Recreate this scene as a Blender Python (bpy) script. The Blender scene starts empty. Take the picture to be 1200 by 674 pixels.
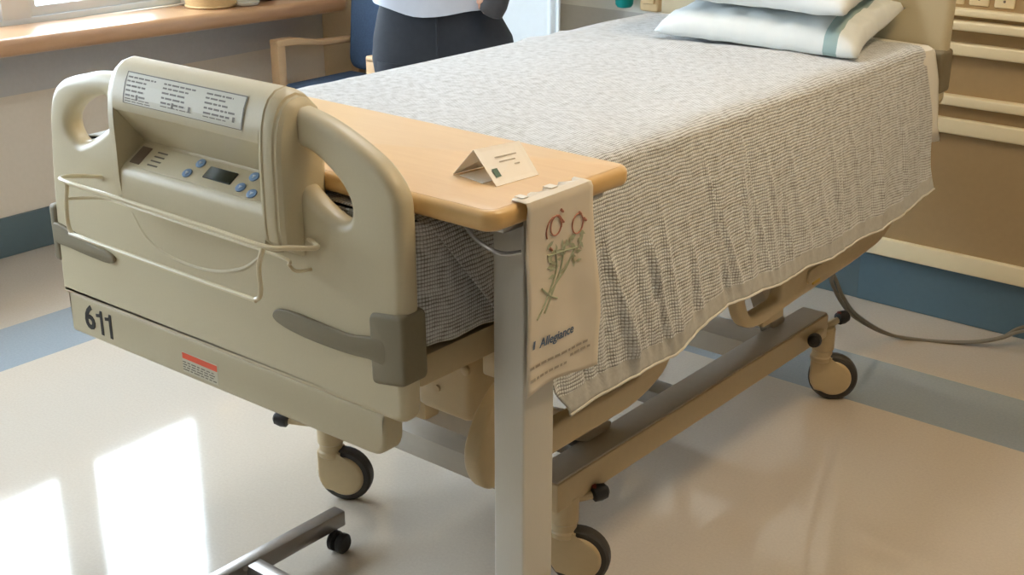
import bpy, bmesh, math, random
from mathutils import Vector, Matrix, noise
random.seed(7)
PI = math.pi
SC = bpy.context.scene
COL = SC.collection

# ------------------------------------------------------------------ materials
def lin(c):
    c = c / 255.0
    return c / 12.92 if c <= 0.04045 else ((c + 0.055) / 1.055) ** 2.4
def rgb(r, g, b): return (lin(r), lin(g), lin(b), 1.0)

class NT:
    def __init__(s, name):
        s.m = bpy.data.materials.new(name); s.m.use_nodes = True
        s.t = s.m.node_tree; s.t.nodes.clear()
        s.out = s.n('ShaderNodeOutputMaterial')
    def n(s, kind, **kw):
        nd = s.t.nodes.new(kind)
        for k, v in kw.items():
            if k.startswith('_'): setattr(nd, k[1:], v)
            else:
                sock = nd.inputs[k.replace('__', ' ')] if not k.startswith('i') or not k[1:].isdigit() else nd.inputs[int(k[1:])]
                s.put(sock, v)
        return nd
    def put(s, sock, v):
        if isinstance(v, bpy.types.NodeSocket): s.t.links.new(v, sock)
        else: sock.default_value = v
    def math(s, op, a, b=0.0, c=None):
        nd = s.t.nodes.new('ShaderNodeMath'); nd.operation = op
        s.put(nd.inputs[0], a); s.put(nd.inputs[1], b)
        if c is not None: s.put(nd.inputs[2], c)
        return nd.outputs[0]
    def mix(s, f, a, b):
        nd = s.t.nodes.new('ShaderNodeMix'); nd.data_type = 'RGBA'
        s.put(nd.inputs[0], f); s.put(nd.inputs[6], a); s.put(nd.inputs[7], b)
        return nd.outputs[2]
    def between(s, v, a, b):
        return s.math('MULTIPLY', s.math('GREATER_THAN', v, a), s.math('LESS_THAN', v, b))
    def bsdf(s, **kw):
        p = s.n('ShaderNodeBsdfPrincipled')
        for k, v in kw.items(): s.put(p.inputs[k.replace('__', ' ')], v)
        s.t.links.new(p.outputs[0], s.out.inputs[0])
        return p

def mat(name, col, rough=0.5, metal=0.0, var=0.05, scale=30.0, bump=0.0, spec=0.5, coat=0.0, stretch=None):
    t = NT(name)
    tc = t.n('ShaderNodeTexCoord')
    vec = tc.outputs['Object']
    if stretch:
        mp = t.n('ShaderNodeMapping'); t.put(mp.inputs[0], vec); mp.inputs['Scale'].default_value = stretch
        vec = mp.outputs[0]
    nz = t.n('ShaderNodeTexNoise', Vector=vec, Scale=scale, Detail=4.0)
    dark = tuple(c * (1 - var) for c in col[:3]) + (1,)
    lite = tuple(min(1, c * (1 + var)) for c in col[:3]) + (1,)
    c = t.mix(nz.outputs[0], dark, lite)
    p = t.bsdf(Base__Color=c, Roughness=rough, Metallic=metal, Specular__IOR__Level=spec, Coat__Weight=coat)
    if bump:
        b = t.n('ShaderNodeBump', Strength=bump, Distance=0.002, Height=nz.outputs[0])
        t.put(p.inputs['Normal'], b.outputs[0])
    return t.m

M = {}
M['shell'] = mat('beige_plastic', rgb(198, 187, 157), 0.38, var=0.03, scale=200, bump=0.05)
M['shell2'] = mat('beige_plastic_panel', rgb(197, 186, 156), 0.42, var=0.03, scale=200)
M['skirt'] = mat('skirt_plastic', rgb(186, 175, 146), 0.45, var=0.03, scale=150)
M['bumper'] = mat('grey_brown_rubber', rgb(122, 112, 88), 0.6, var=0.05, scale=150)
M['tan'] = mat('tan_painted_steel', rgb(196, 176, 138), 0.42, var=0.05, scale=60)
M['under'] = mat('grey_taupe_steel', rgb(168, 158, 142), 0.35, var=0.06, scale=50)
M['steel'] = mat('zinc_steel', rgb(175, 175, 175), 0.3, metal=0.8, var=0.08, scale=40)
M['alu'] = mat('brushed_aluminium', rgb(214, 212, 204), 0.42, metal=0.4, var=0.06, scale=40, stretch=(60, 60, 1.5))
M['base_steel'] = mat('dull_grey_steel', rgb(150, 144, 138), 0.3, metal=0.75, var=0.1, scale=40, stretch=(3, 3, 40))
M['wire'] = mat('cream_coated_wire', rgb(222, 210, 178), 0.3, var=0.02)
M['black'] = mat('black_rubber', rgb(36, 36, 38), 0.5, var=0.15, scale=80)
M['tyre'] = mat('dark_tyre', rgb(62, 60, 58), 0.55, var=0.1, scale=80)
M['redpedal'] = mat('dark_red_plastic', rgb(120, 45, 35), 0.45, var=0.1)
M['ink'] = mat('black_ink', rgb(28, 26, 26), 0.5, var=0.02)
M['print'] = mat('grey_brown_print', rgb(112, 104, 92), 0.6, var=0.05)
M['label'] = mat('label_film', rgb(196, 190, 168), 0.4, var=0.03, scale=300)
M['strip'] = mat('brown_indicator', rgb(112, 94, 78), 0.4, var=0.1, scale=300)
M['orange'] = mat('orange_red_label', rgb(222, 84, 48), 0.5, var=0.05)
M['button'] = mat('blue_button', rgb(112, 142, 178), 0.4, var=0.08, scale=300)
M['buttonlight'] = mat('pale_button_symbol', rgb(196, 208, 216), 0.4, var=0.03)
M['lcd'] = mat('dark_display', rgb(24, 34, 26), 0.15, var=0.2, scale=200)
M['white_plastic'] = mat('white_plastic', rgb(228, 222, 205), 0.4, var=0.02)
M['paper'] = mat('cream_card', rgb(250, 246, 238), 0.65, var=0.02)
M['bag'] = mat('pale_plastic_bag', rgb(226, 216, 198), 0.42, var=0.07, scale=14)
M['tape'] = mat('white_tape', rgb(235, 232, 225), 0.5, var=0.02)
M['blueink'] = mat('blue_ink', rgb(88, 110, 140), 0.6, var=0.05)
M['greenink'] = mat('green_ink', rgb(176, 182, 154), 0.6, var=0.1)
M['redink'] = mat('red_ink', rgb(186, 128, 108), 0.6, var=0.05)
M['greyink'] = mat('grey_ink', rgb(172, 162, 146), 0.6, var=0.05)
M['cardgreen'] = mat('green_logo', rgb(80, 110, 96), 0.6, var=0.1)
M['sheet'] = mat('white_cotton', rgb(232, 230, 222), 0.8, var=0.03, scale=60, bump=0.2)
M['mattress'] = mat('navy_mattress', rgb(70, 80, 100), 0.6)
M['cream_metal'] = mat('cream_rail', rgb(232, 216, 178), 0.35, var=0.03)
M['brown_lam'] = mat('brown_laminate', rgb(164, 138, 98), 0.45, var=0.06, scale=60)
M['cord'] = mat('grey_cord', rgb(122, 116, 102), 0.5, var=0.05)
M['teal'] = mat('teal_plastic', rgb(0, 132, 128), 0.3, var=0.05)
M['tanbox'] = mat('tan_box', rgb(196, 170, 128), 0.5, var=0.05)
M['winframe'] = mat('grey_white_window_frame', rgb(206, 214, 218), 0.4, var=0.02)
M['chairblue'] = mat('navy_weave', rgb(62, 82, 108), 0.85, var=0.3, scale=120, bump=0.3)
M['chairwood'] = mat('light_maple', rgb(212, 176, 134), 0.4, var=0.06, scale=12, stretch=(8, 1, 8))
M['skin'] = mat('skin', rgb(196, 150, 126), 0.5, var=0.05)
M['hair'] = mat('brown_hair', rgb(60, 44, 32), 0.6, var=0.3, scale=80)
M['shirt'] = mat('pale_blue_shirt', rgb(188, 194, 206), 0.8, var=0.05, scale=40, bump=0.2)
M['trousers'] = mat('black_trousers', rgb(34, 38, 46), 0.85, var=0.2, scale=60, bump=0.2)
M['shoe'] = mat('black_leather', rgb(28, 26, 26), 0.35)
M['pouch'] = mat('dark_pouch', rgb(48, 44, 44), 0.6, var=0.4, scale=60)
M['curtain'] = mat('pale_blue_grey_curtain', rgb(214, 220, 222), 0.8, var=0.03, scale=50, bump=0.15)
M['basket'] = mat('tan_woven_basket', rgb(190, 160, 112), 0.7, var=0.25, scale=60, bump=0.4, stretch=(1, 1, 6))
M['twig'] = mat('dark_brown_stems', rgb(74, 56, 40), 0.7, var=0.3, scale=60)
M['tray'] = mat('pale_glazed_dish', rgb(222, 220, 208), 0.3, var=0.03)
M['skyblue_base'] = mat('teal_grey_vinyl', rgb(84, 102, 108), 0.4, var=0.05, scale=60)
M['bluevinyl'] = mat('blue_vinyl', rgb(80, 104, 116), 0.4, var=0.06, scale=60)
M['ceiling'] = mat('white_ceiling_tile', rgb(205, 203, 198), 0.9, var=0.03, scale=200)
M['yellow'] = mat('yellow_tag', rgb(206, 170, 70), 0.5)

def wood(name, base, dark, rough, axis_scale, coat=0.0):
    t = NT(name); tc = t.n('ShaderNodeTexCoord')
    mp = t.n('ShaderNodeMapping', Vector=tc.outputs['Object']); mp.inputs['Scale'].default_value = axis_scale
    nz = t.n('ShaderNodeTexNoise', Vector=mp.outputs[0], Scale=6.0, Detail=6.0, Roughness=0.6)
    c = t.mix(nz.outputs[0], dark, base)
    t.bsdf(Base__Color=c, Roughness=rough, Coat__Weight=coat, Coat__Roughness=0.28)
    return t.m
M['laminate'] = wood('maple_laminate', rgb(230, 200, 158), rgb(218, 184, 140), 0.34, (1.2, 14, 14))
M['edge'] = wood('honey_wood_edge', rgb(224, 188, 128), rgb(208, 166, 104), 0.35, (3, 3, 10), 0.3)
M['sillwood'] = wood('oak_sill', rgb(192, 148, 108), rgb(170, 126, 88), 0.3, (14, 1.2, 14), 1.0)

def floor_mat():
    t = NT('polished_vinyl_floor'); tc = t.n('ShaderNodeTexCoord')
    sp = t.n('ShaderNodeSeparateXYZ', Vector=tc.outputs['Object']); x, y = sp.outputs[0], sp.outputs[1]
    a = t.math('MULTIPLY', t.between(x, -2.02, -1.71), t.math('LESS_THAN', y, 2.25))
    b = t.math('MULTIPLY', t.between(y, 1.93, 2.25), t.math('GREATER_THAN', x, -2.02))
    mk = t.math('MAXIMUM', a, b)
    n1 = t.n('ShaderNodeTexNoise', Vector=tc.outputs['Object'], Scale=140.0, Detail=3.0)
    n2 = t.n('ShaderNodeTexNoise', Vector=tc.outputs['Object'], Scale=3.0, Detail=3.0)
    beige = t.mix(n1.outputs[0], rgb(192, 181, 166), rgb(208, 198, 183))
    blue = t.mix(n1.outputs[0], rgb(138, 150, 160), rgb(158, 170, 178))
    col = t.mix(mk, beige, blue)
    r = t.math('MULTIPLY_ADD', n2.outputs[0], 0.05, 0.045)
    p = t.bsdf(Base__Color=col, Roughness=r, Specular__IOR__Level=0.75)
    n3 = t.n('ShaderNodeTexNoise', Vector=tc.outputs['Object'], Scale=9.0, Detail=2.0)
    bp = t.n('ShaderNodeBump', Strength=0.05, Distance=0.004, Height=n3.outputs[0])
    t.put(p.inputs['Normal'], bp.outputs[0])
    return t.m
M['floor'] = floor_mat()

def wall_left_mat():
    t = NT('painted_window_wall'); tc = t.n('ShaderNodeTexCoord')
    sp = t.n('ShaderNodeSeparateXYZ', Vector=tc.outputs['Object']); z = sp.outputs[2]
    nz = t.n('ShaderNodeTexNoise', Vector=tc.outputs['Object'], Scale=60.0)
    bg = t.mix(nz.outputs[0], rgb(228, 217, 200), rgb(235, 224, 208))
    gr = t.mix(nz.outputs[0], rgb(196, 194, 192), rgb(206, 204, 202))
    t.bsdf(Base__Color=t.mix(t.between(z, 0.605, 0.85), bg, gr), Roughness=0.6)
    return t.m
M['wall_left'] = wall_left_mat()
def wall_head_mat():
    t = NT('painted_head_wall'); tc = t.n('ShaderNodeTexCoord')
    sp = t.n('ShaderNodeSeparateXYZ', Vector=tc.outputs['Object']); x, z = sp.outputs[0], sp.outputs[2]
    nz = t.n('ShaderNodeTexNoise', Vector=tc.outputs['Object'], Scale=60.0)
    bg = t.mix(nz.outputs[0], rgb(214, 190, 150), rgb(222, 198, 158))
    wh = t.mix(nz.outputs[0], rgb(226, 224, 214), rgb(234, 232, 222))
    gr = t.mix(nz.outputs[0], rgb(196, 192, 184), rgb(204, 200, 192))
    right = t.mix(t.math('GREATER_THAN', z, 0.895), gr, wh)
    t.bsdf(Base__Color=t.mix(t.math('GREATER_THAN', x, -1.3), bg, right), Roughness=0.6)
    return t.m
M['wall_head'] = wall_head_mat()
M['wall_plain'] = mat('painted_wall', rgb(128, 122, 114), 0.7, var=0.02, scale=50)

def weave_mat():
    t = NT('thermal_weave_blanket')
    uv = t.n('ShaderNodeUVMap')
    n0 = t.n('ShaderNodeTexNoise', Vector=uv.outputs[0], Scale=14.0, Detail=2.0)
    n0.noise_dimensions = '3D'
    sub = t.n('ShaderNodeVectorMath', _operation='SUBTRACT', i0=n0.outputs['Color'], i1=(0.5, 0.5, 0.5))
    scl = t.n('ShaderNodeVectorMath', _operation='SCALE', i0=sub.outputs[0]); scl.inputs['Scale'].default_value = 0.009
    add = t.n('ShaderNodeVectorMath', _operation='ADD', i0=uv.outputs[0], i1=scl.outputs[0])
    sp = t.n('ShaderNodeSeparateXYZ', Vector=add.outputs[0])
    u, v = sp.outputs[0], sp.outputs[1]
    su = t.math('ABSOLUTE', t.math('SINE', t.math('MULTIPLY', u, PI / 0.0068)))     # rows along the bed
    sv = t.math('ABSOLUTE', t.math('SINE', t.math('MULTIPLY', v, PI / 0.0054)))
    k0 = t.math('MULTIPLY', t.math('POWER', su, 0.7), t.math('POWER', sv, 0.35))
    n3 = t.n('ShaderNodeTexNoise', Vector=uv.outputs[0], Scale=55.0, Detail=3.0)
    k = t.math('ADD', k0, t.math('MULTIPLY', t.math('SUBTRACT', n3.outputs[0], 0.42), 1.1))
    n1 = t.n('ShaderNodeTexNoise', Vector=uv.outputs[0], Scale=160.0, Detail=2.0)
    n2 = t.n('ShaderNodeTexNoise', Vector=uv.outputs[0], Scale=7.0, Detail=3.0)
    yarn = t.mix(n2.outputs[0], rgb(222, 225, 227), rgb(236, 238, 240))
    yarn = t.mix(t.math('MULTIPLY', n1.outputs[0], 0.5), yarn, rgb(204, 208, 210))
    gap = rgb(120, 120, 114)
    mr = t.n('ShaderNodeMapRange', Value=k); mr.inputs[1].default_value = 0.05; mr.inputs[2].default_value = 0.85
    col = t.mix(mr.outputs[0], gap, yarn)
    p = t.bsdf(Base__Color=col, Roughness=0.9, Sheen__Weight=0.25, Sheen__Roughness=0.4, Specular__IOR__Level=0.2)
    bp = t.n('ShaderNodeBump', Strength=0.6, Distance=0.003, Height=k)
    t.put(p.inputs['Normal'], bp.outputs[0])
    return t.m
M['weave'] = weave_mat()
M['hem'] = mat('plain_blanket_hem', rgb(190, 190, 185), 0.9, var=0.18, scale=90, bump=0.3)
M['binding'] = mat('white_blanket_binding', rgb(216, 213, 204), 0.85, var=0.06, scale=90)

def pillow_mat():
    t = NT('striped_pillowcase'); uv = t.n('ShaderNodeUVMap')
    sp = t.n('ShaderNodeSeparateXYZ', Vector=uv.outputs[0]); u = sp.outputs[0]
    st = t.between(u, 0.83, 0.895)
    nz = t.n('ShaderNodeTexNoise', Vector=uv.outputs[0], Scale=20.0, Detail=3.0)
    base = t.mix(nz.outputs[0], rgb(220, 228, 230), rgb(232, 238, 238))
    p = t.bsdf(Base__Color=t.mix(st, base, rgb(150, 176, 178)), Roughness=0.85, Sheen__Weight=0.2)
    bp = t.n('ShaderNodeBump', Strength=0.25, Distance=0.004, Height=nz.outputs[0])
    t.put(p.inputs['Normal'], bp.outputs[0])
    return t.m
M['pillow'] = pillow_mat()
M['pillow_plain'] = mat('plain_pillowcase', rgb(226, 232, 233), 0.85, var=0.04, scale=20, bump=0.25)

def emit_mat(name, col, s):
    t = NT(name); e = t.n('ShaderNodeEmission', Color=col, Strength=s)
    t.t.links.new(e.outputs[0], t.out.inputs[0]); return t.m
def glass_mat():
    t = NT('window_glass')
    tr = t.n('ShaderNodeBsdfTransparent'); gl = t.n('ShaderNodeBsdfGlossy', Roughness=0.02)
    mx = t.n('ShaderNodeMixShader', i0=0.06, i1=tr.outputs[0], i2=gl.outputs[0])
    t.t.links.new(mx.outputs[0], t.out.inputs[0]); return t.m
M['glass'] = glass_mat()

# ------------------------------------------------------------------ mesh helpers
def crom(pts, n=6, closed=True):
    out = []; N = len(pts); pts = [Vector(p) for p in pts]
    rng = range(N) if closed else range(N - 1)
    for i in rng:
        g = (lambda k: pts[k % N]) if closed else (lambda k: pts[max(0, min(N - 1, k))])
        p0, p1, p2, p3 = g(i - 1), g(i), g(i + 1), g(i + 2)
        for j in range(n):
            t = j / n
            out.append(0.5 * ((2 * p1) + (-p0 + p2) * t + (2 * p0 - 5 * p1 + 4 * p2 - p3) * t * t + (-p0 + 3 * p1 - 3 * p2 + p3) * t ** 3))
    if not closed: out.append(pts[-1].copy())
    return out

def rounded(pts, r, n=5):
    """2D polygon with each corner rounded; r is a number or a list."""
    out = []; N = len(pts)
    for i in range(N):
        p = Vector(pts[i]); a = Vector(pts[i - 1]); b = Vector(pts[(i + 1) % N])
        ri = r[i] if isinstance(r, (list, tuple)) else r
        da, db = (a - p), (b - p)
        k = min(ri, da.length * 0.48, db.length * 0.48)
        if k < 1e-5: out.append(p); continue
        pa, pb = p + da.normalized() * k, p + db.normalized() * k
        for j in range(n + 1):
            t = j / n
            out.append((1 - t) ** 2 * pa + 2 * t * (1 - t) * p + t * t * pb)
    return out

def grow(poly, d):
    P = [Vector((p[0], p[1])) for p in poly]; N = len(P)
    ar = sum(P[i].x * P[(i + 1) % N].y - P[(i + 1) % N].x * P[i].y for i in range(N))
    sg = 1 if ar > 0 else -1; out = []
    for i in range(N):
        t = (P[(i + 1) % N] - P[i - 1])
        if t.length < 1e-9: out.append(P[i]); continue
        t.normalize(); out.append(P[i] + Vector((t.y, -t.x)) * d * sg)
    return out

class MB:
    def __init__(s): s.bm = bmesh.new(); s.mats = []; s.cur = 0
    def use(s, m):
        if m not in s.mats: s.mats.append(m)
        s.cur = s.mats.index(m); return s
    def _tag(s, faces):
        for f in faces: f.material_index = s.cur
    def box(s, x0, x1, y0, y1, z0, z1, bev=0.0, seg=2, mtx=None):
        r = bmesh.ops.create_cube(s.bm, size=1.0)
        vs = r['verts']
        for v in vs:
            v.co = Vector(((x0 + x1) / 2 + v.co.x * (x1 - x0), (y0 + y1) / 2 + v.co.y * (y1 - y0), (z0 + z1) / 2 + v.co.z * (z1 - z0)))
        fs = list({f for v in vs for f in v.link_faces}); s._tag(fs)
        if bev > 0:
            es = list({e for v in vs for e in v.link_edges})
            rb = bmesh.ops.bevel(s.bm, geom=es, offset=bev, segments=seg, affect='EDGES', profile=0.5, clamp_overlap=True)
            s._tag(rb['faces']); vs = list({v for f in rb['faces'] for v in f.verts} | {v for v in vs if v.is_valid})
        if mtx is not None:
            for v in vs: v.co = mtx @ v.co
        return s
    def bar(s, p, q, w, h, bev=0.0, up=(0, 0, 1)):
        p, q = Vector(p), Vector(q); d = q - p; L = d.length; d.normalize()
        sd = d.cross(Vector(up)).normalized(); u = sd.cross(d)
        m = Matrix(((d.x, sd.x, u.x, p.x), (d.y, sd.y, u.y, p.y), (d.z, sd.z, u.z, p.z), (0, 0, 0, 1)))
        return s.box(0, L, -w / 2, w / 2, -h / 2, h / 2, bev, 2, m)
    def tube(s, pts, r, n=10, closed=False, cap=True):
        pts = [Vector(p) for p in pts]; N = len(pts); rings = []
        rr = r if isinstance(r, (list, tuple)) else [r] * N
        prev = None
        for i, p in enumerate(pts):
            if closed: t = (pts[(i + 1) % N] - pts[i - 1])
            else: t = pts[min(i + 1, N - 1)] - pts[max(i - 1, 0)]
            t.normalize()
            if prev is None:
                a = Vector((0, 0, 1)) if abs(t.z) < 0.9 else Vector((1, 0, 0))
                u = t.cross(a).normalized()
            else:
                u = (prev - t * prev.dot(t)).normalized()
            prev = u; w = t.cross(u)
            rings.append([s.bm.verts.new(p + (u * math.cos(2 * PI * k / n) + w * math.sin(2 * PI * k / n)) * rr[i]) for k in range(n)])
        fs = []
        for i in range(N if closed else N - 1):
            A, B = rings[i], rings[(i + 1) % N]
            for k in range(n): fs.append(s.bm.faces.new((A[k], A[(k + 1) % n], B[(k + 1) % n], B[k])))
        if cap and not closed:
            fs.append(s.bm.faces.new(rings[0][::-1])); fs.append(s.bm.faces.new(rings[-1]))
        s._tag(fs); return s
    def lathe(s, origin, axis, prof, n=24, ang=2 * PI):
        """prof: list of (radius, distance along axis)."""
        o = Vector(origin); d = Vector(axis).normalized()
        a = Vector((0, 0, 1)) if abs(d.z) < 0.9 else Vector((1, 0, 0))
        u = d.cross(a).normalized(); w = d.cross(u); rings = []
        for r, h in prof:
            rings.append([s.bm.verts.new(o + d * h + (u * math.cos(2 * PI * k / n) + w * math.sin(2 * PI * k / n)) * max(r, 1e-4)) for k in range(n)])
        fs = []
        for A, B in zip(rings, rings[1:]):
            for k in range(n): fs.append(s.bm.faces.new((A[k], A[(k + 1) % n], B[(k + 1) % n], B[k])))
        fs.append(s.bm.faces.new(rings[0][::-1])); fs.append(s.bm.faces.new(rings[-1]))
        s._tag(fs); return s
    def loft(s, rings, cap=True, closed=True):
        R = [[s.bm.verts.new(Vector(p)) for p in r] for r in rings]; fs = []
        for A, B in zip(R, R[1:]):
            n = len(A)
            for k in range(n if closed else n - 1): fs.append(s.bm.faces.new((A[k], A[(k + 1) % n], B[(k + 1) % n], B[k])))
        if cap: fs.append(s.bm.faces.new(R[0][::-1])); fs.append(s.bm.faces.new(R[-1]))
        s._tag(fs); return s
    def poly(s, pts):
        s._tag([s.bm.faces.new([s.bm.verts.new(Vector(p)) for p in pts])]); return s
    def panel(s, outline, holes, thick, bev, fn, res=2):
        """2D outline (with holes) turned into a slab with rounded rims; fn maps (u, v, w) to a point."""
        cu = bpy.data.curves.new('tmp', 'CURVE'); cu.dimensions = '2D'; cu.fill_mode = 'BOTH'
        for poly in [outline] + list(holes):
            sp = cu.splines.new('POLY'); sp.points.add(len(poly) - 1); sp.use_cyclic_u = True
            for pt, q in zip(sp.points, poly): pt.co = (q[0], q[1], 0, 1)
        cu.extrude = max(thick / 2 - bev, 0.0); cu.bevel_depth = bev; cu.offset = -bev; cu.bevel_resolution = res
        ob = bpy.data.objects.new('tmp', cu); COL.objects.link(ob)
        dg = bpy.context.evaluated_depsgraph_get(); dg.update()
        me = bpy.data.meshes.new_from_object(ob.evaluated_get(dg))
        bpy.data.objects.remove(ob); bpy.data.curves.remove(cu)
        return s.merge(me, fn, True)
    def merge(s, me, fn, weld):
        t = bmesh.new(); t.from_mesh(me); bpy.data.meshes.remove(me)
        for v in t.verts: v.co = Vector(fn(v.co.x, v.co.y, v.co.z))
        if weld: bmesh.ops.remove_doubles(t, verts=t.verts, dist=1e-5)
        mp = {v: s.bm.verts.new(v.co) for v in t.verts}; fs = []
        for f in t.faces:
            try: fs.append(s.bm.faces.new([mp[v] for v in f.verts]))
            except ValueError: pass
        s._tag(fs); t.free(); return s
    def text(s, body, size, fn, depth=0.0006, align='CENTER', shear=0.0, bold=0.0):
        cu = bpy.data.curves.new('tmp', 'FONT'); cu.body = body; cu.size = size; cu.align_x = align; cu.align_y = 'CENTER'
        cu.extrude = depth / 2; cu.shear = shear; cu.offset = bold; cu.resolution_u = 3
        ob = bpy.data.objects.new('tmp', cu); COL.objects.link(ob)
        dg = bpy.context.evaluated_depsgraph_get(); dg.update()
        me = bpy.data.meshes.new_from_object(ob.evaluated_get(dg))
        bpy.data.objects.remove(ob); bpy.data.curves.remove(cu)
        return s.merge(me, fn, False)
    def build(s, name, m=None, parent=None, angle=35, smooth=True, recalc=True):
        if recalc: bmesh.ops.recalc_face_normals(s.bm, faces=s.bm.faces)
        me = bpy.data.meshes.new(name); s.bm.to_mesh(me); s.bm.free()
        for k in (s.mats or [m]): me.materials.append(M[k] if isinstance(k, str) else k)
        if smooth:
            for p in me.polygons: p.use_smooth = True
            me.set_sharp_from_angle(angle=math.radians(angle))
        o = bpy.data.objects.new(name, me); COL.objects.link(o)
        if parent is not None: o.parent = parent
        return o

def tag(o, label, cat, group=None):
    o['label'] = label; o['category'] = cat
    if group: o['group'] = group
    return o
def thing(name, label, cat, loc=(0, 0, 0), group=None):
    o = bpy.data.objects.new(name, None); COL.objects.link(o); o.empty_display_size = 0.05
    o.location = loc
    return tag(o, label, cat, group)
def struct(o): o['kind'] = 'structure'; return o
def rebase(root):
    """Keep children where they were modelled although the Empty stands at its base."""
    for c in root.children: c.matrix_parent_inverse = Matrix.Translation(-Vector(root.location))
def XZ(y):  # panel in the x-z plane, w along y
    return lambda u, v, w: (u, y + w, v)
def YZ(x):
    return lambda u, v, w: (x + w, u, v)
def XY(z):
    return lambda u, v, w: (u, v, z + w)

# ------------------------------------------------------------------ room shell
XL, XR, YB, YH, ZC = -2.67, 3.2, -3.6, 2.72, 2.7
struct(MB().box(XL - 0.2, XR + 0.1, YB - 0.1, YH + 0.1, -0.1, 0.0).build('floor', 'floor', smooth=False))
struct(MB().box(XL - 0.2, XR + 0.1, YB - 0.1, YH + 0.1, ZC, ZC + 0.1).build('ceiling', 'ceiling', smooth=False))
WY0, WY1, WZ0, WZ1 = -1.90, 1.97, 0.85, 2.32     # window opening
b = MB()
b.box(XL - 0.2, XL, YB - 0.1, YH + 0.1, 0, WZ0).box(XL - 0.2, XL, YB - 0.1, YH + 0.1, WZ1, ZC)
b.box(XL - 0.2, XL, YB - 0.1, WY0, WZ0, WZ1).box(XL - 0.2, XL, WY1, YH + 0.1, WZ0, WZ1)
struct(b.build('wall_left', 'wall_left', smooth=False))
struct(MB().box(XL, XR, YH, YH + 0.1, 0, ZC).build('wall_back', 'wall_head', smooth=False))
struct(MB().box(XR, XR + 0.1, YB, YH, 0, ZC).build('wall_right', 'wall_plain', smooth=False))
struct(MB().box(XL, XR, YB - 0.1, YB, 0, ZC).build('wall_front', 'wall_plain', smooth=False))
struct(MB().box(XL, XL + 0.012, YB, YH - 0.012, 0, 0.154, 0.003).build('baseboard_left', 'skyblue_base', smooth=False))
struct(MB().box(XL, 0.04, YH - 0.012, YH, 0, 0.154, 0.003).build('baseboard_back', 'skyblue_base', smooth=False))
# window: frame, two mullions per bay and panes
wx0, wx1 = XL - 0.09, XL - 0.03
wf = MB()
wf.box(wx0, wx1, WY0, WY1, WZ0, WZ0 + 0.025, 0.004).box(wx0, wx1, WY0, WY1, WZ1 - 0.05, WZ1, 0.006)
panes = []
mulls = [WY0 + 0.05, -1.46, -0.74, 0.0, 0.42, 1.22, WY1 - 0.04]
bays = [(-1.86, -0.80), (-0.74, 0.36), (0.42, 1.175), (1.295, 1.885)]
edges = [WY0] + [v for bb in bays for v in bb] + [WY1]
for k in range(0, len(edges), 2):
    wf.box(wx0, wx1, edges[k], edges[k + 1], WZ0 + 0.02, WZ1 - 0.04, 0.006)
wfo = struct(wf.build('window_1', 'winframe'))
for (a, c) in bays:
    f = MB(); z0_, z1_ = WZ0 + 0.022, WZ1 - 0.048
    f.panel([(a - 0.002, z0_), (c + 0.002, z0_), (c + 0.002, z1_), (a - 0.002, z1_)], [[(a + 0.028, z0_ + 0.040), (c - 0.028, z0_ + 0.040), (c - 0.028, z1_ - 0.04), (a + 0.028, z1_ - 0.04)]], 0.036, 0.003, YZ(wx0 + 0.030), 1)
    f.build('sash', 'winframe', wfo)
    MB().box(wx0 + 0.027, wx0 + 0.033, a + 0.02, c - 0.02, WZ0 + 0.055, WZ1 - 0.08).build('pane', 'glass', wfo, smooth=False)
# wooden sill
SF = -2.41
outl = rounded([(XL - 0.028, -2.0), (SF, -2.0), (SF, 2.66), (XL - 0.0, 2.66), (XL, 1.965), (XL - 0.028, 1.965)], [0.0, 0.04, 0.06, 0.0, 0, 0], 8)
struct(MB().panel([(p[0], p[1]) for p in outl], [], 0.066, 0.024, lambda u, v, w: (u, v, 0.830 + w - 0.020 * (v - 1.0)), 4).build('trim_1', 'sillwood'))

# ------------------------------------------------------------------ ceiling lights (the one behind the camera is added fill)
def ceiling_light(x, y, label, strength, col, hx=0.15, hy=0.60):
    r = thing('ceiling_light', label, 'ceiling light', (x, y, ZC), 'ceiling light panels')
    fr = MB(); fr.panel([(x - hx - 0.02, y - hy - 0.02), (x + hx + 0.02, y - hy - 0.02), (x + hx + 0.02, y + hy + 0.02), (x - hx - 0.02, y + hy + 0.02)], [[(x - hx, y - hy), (x + hx, y - hy), (x + hx, y + hy), (x - hx, y + hy)]], 0.028, 0.002, XY(ZC - 0.016), 1)
    fr.build('frame', 'white_plastic', r)
    MB().box(x - hx + 0.001, x + hx - 0.001, y - hy + 0.001, y + hy - 0.001, ZC - 0.022, ZC - 0.004).build('diffuser', emit_mat('lamp_diffuser', col, strength), r, smooth=False)
    rebase(r)
WARM = (1.0, 0.74, 0.44, 1)
ceiling_light(1.40, 1.05, 'long warm ceiling light panel above the right side of the bed', 34.0, WARM)
ceiling_light(-0.70, -2.50, 'long neutral panel added as unseen fill light behind the camera on the left', 13.0, (1.0, 0.95, 0.87, 1))  # added fill lamp out of view, brightens window wall, left floor and footboard
ceiling_light(-0.30, 1.20, 'long pale ceiling light panel over the middle of the bed', 17.0, (0.96, 0.98, 1.0, 1))

# ------------------------------------------------------------------ hospital bed
bed = thing('hospital_bed', 'beige electric hospital bed numbered 611 with control console on its footboard', 'hospital bed', (0, 1.0, 0))
BEDPARTS = []
def bp_(b, name, m=None, parent=None, **k):
    o = b.build(name, m, parent, **k)
    if parent is None: o.parent = bed
    return o

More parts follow.
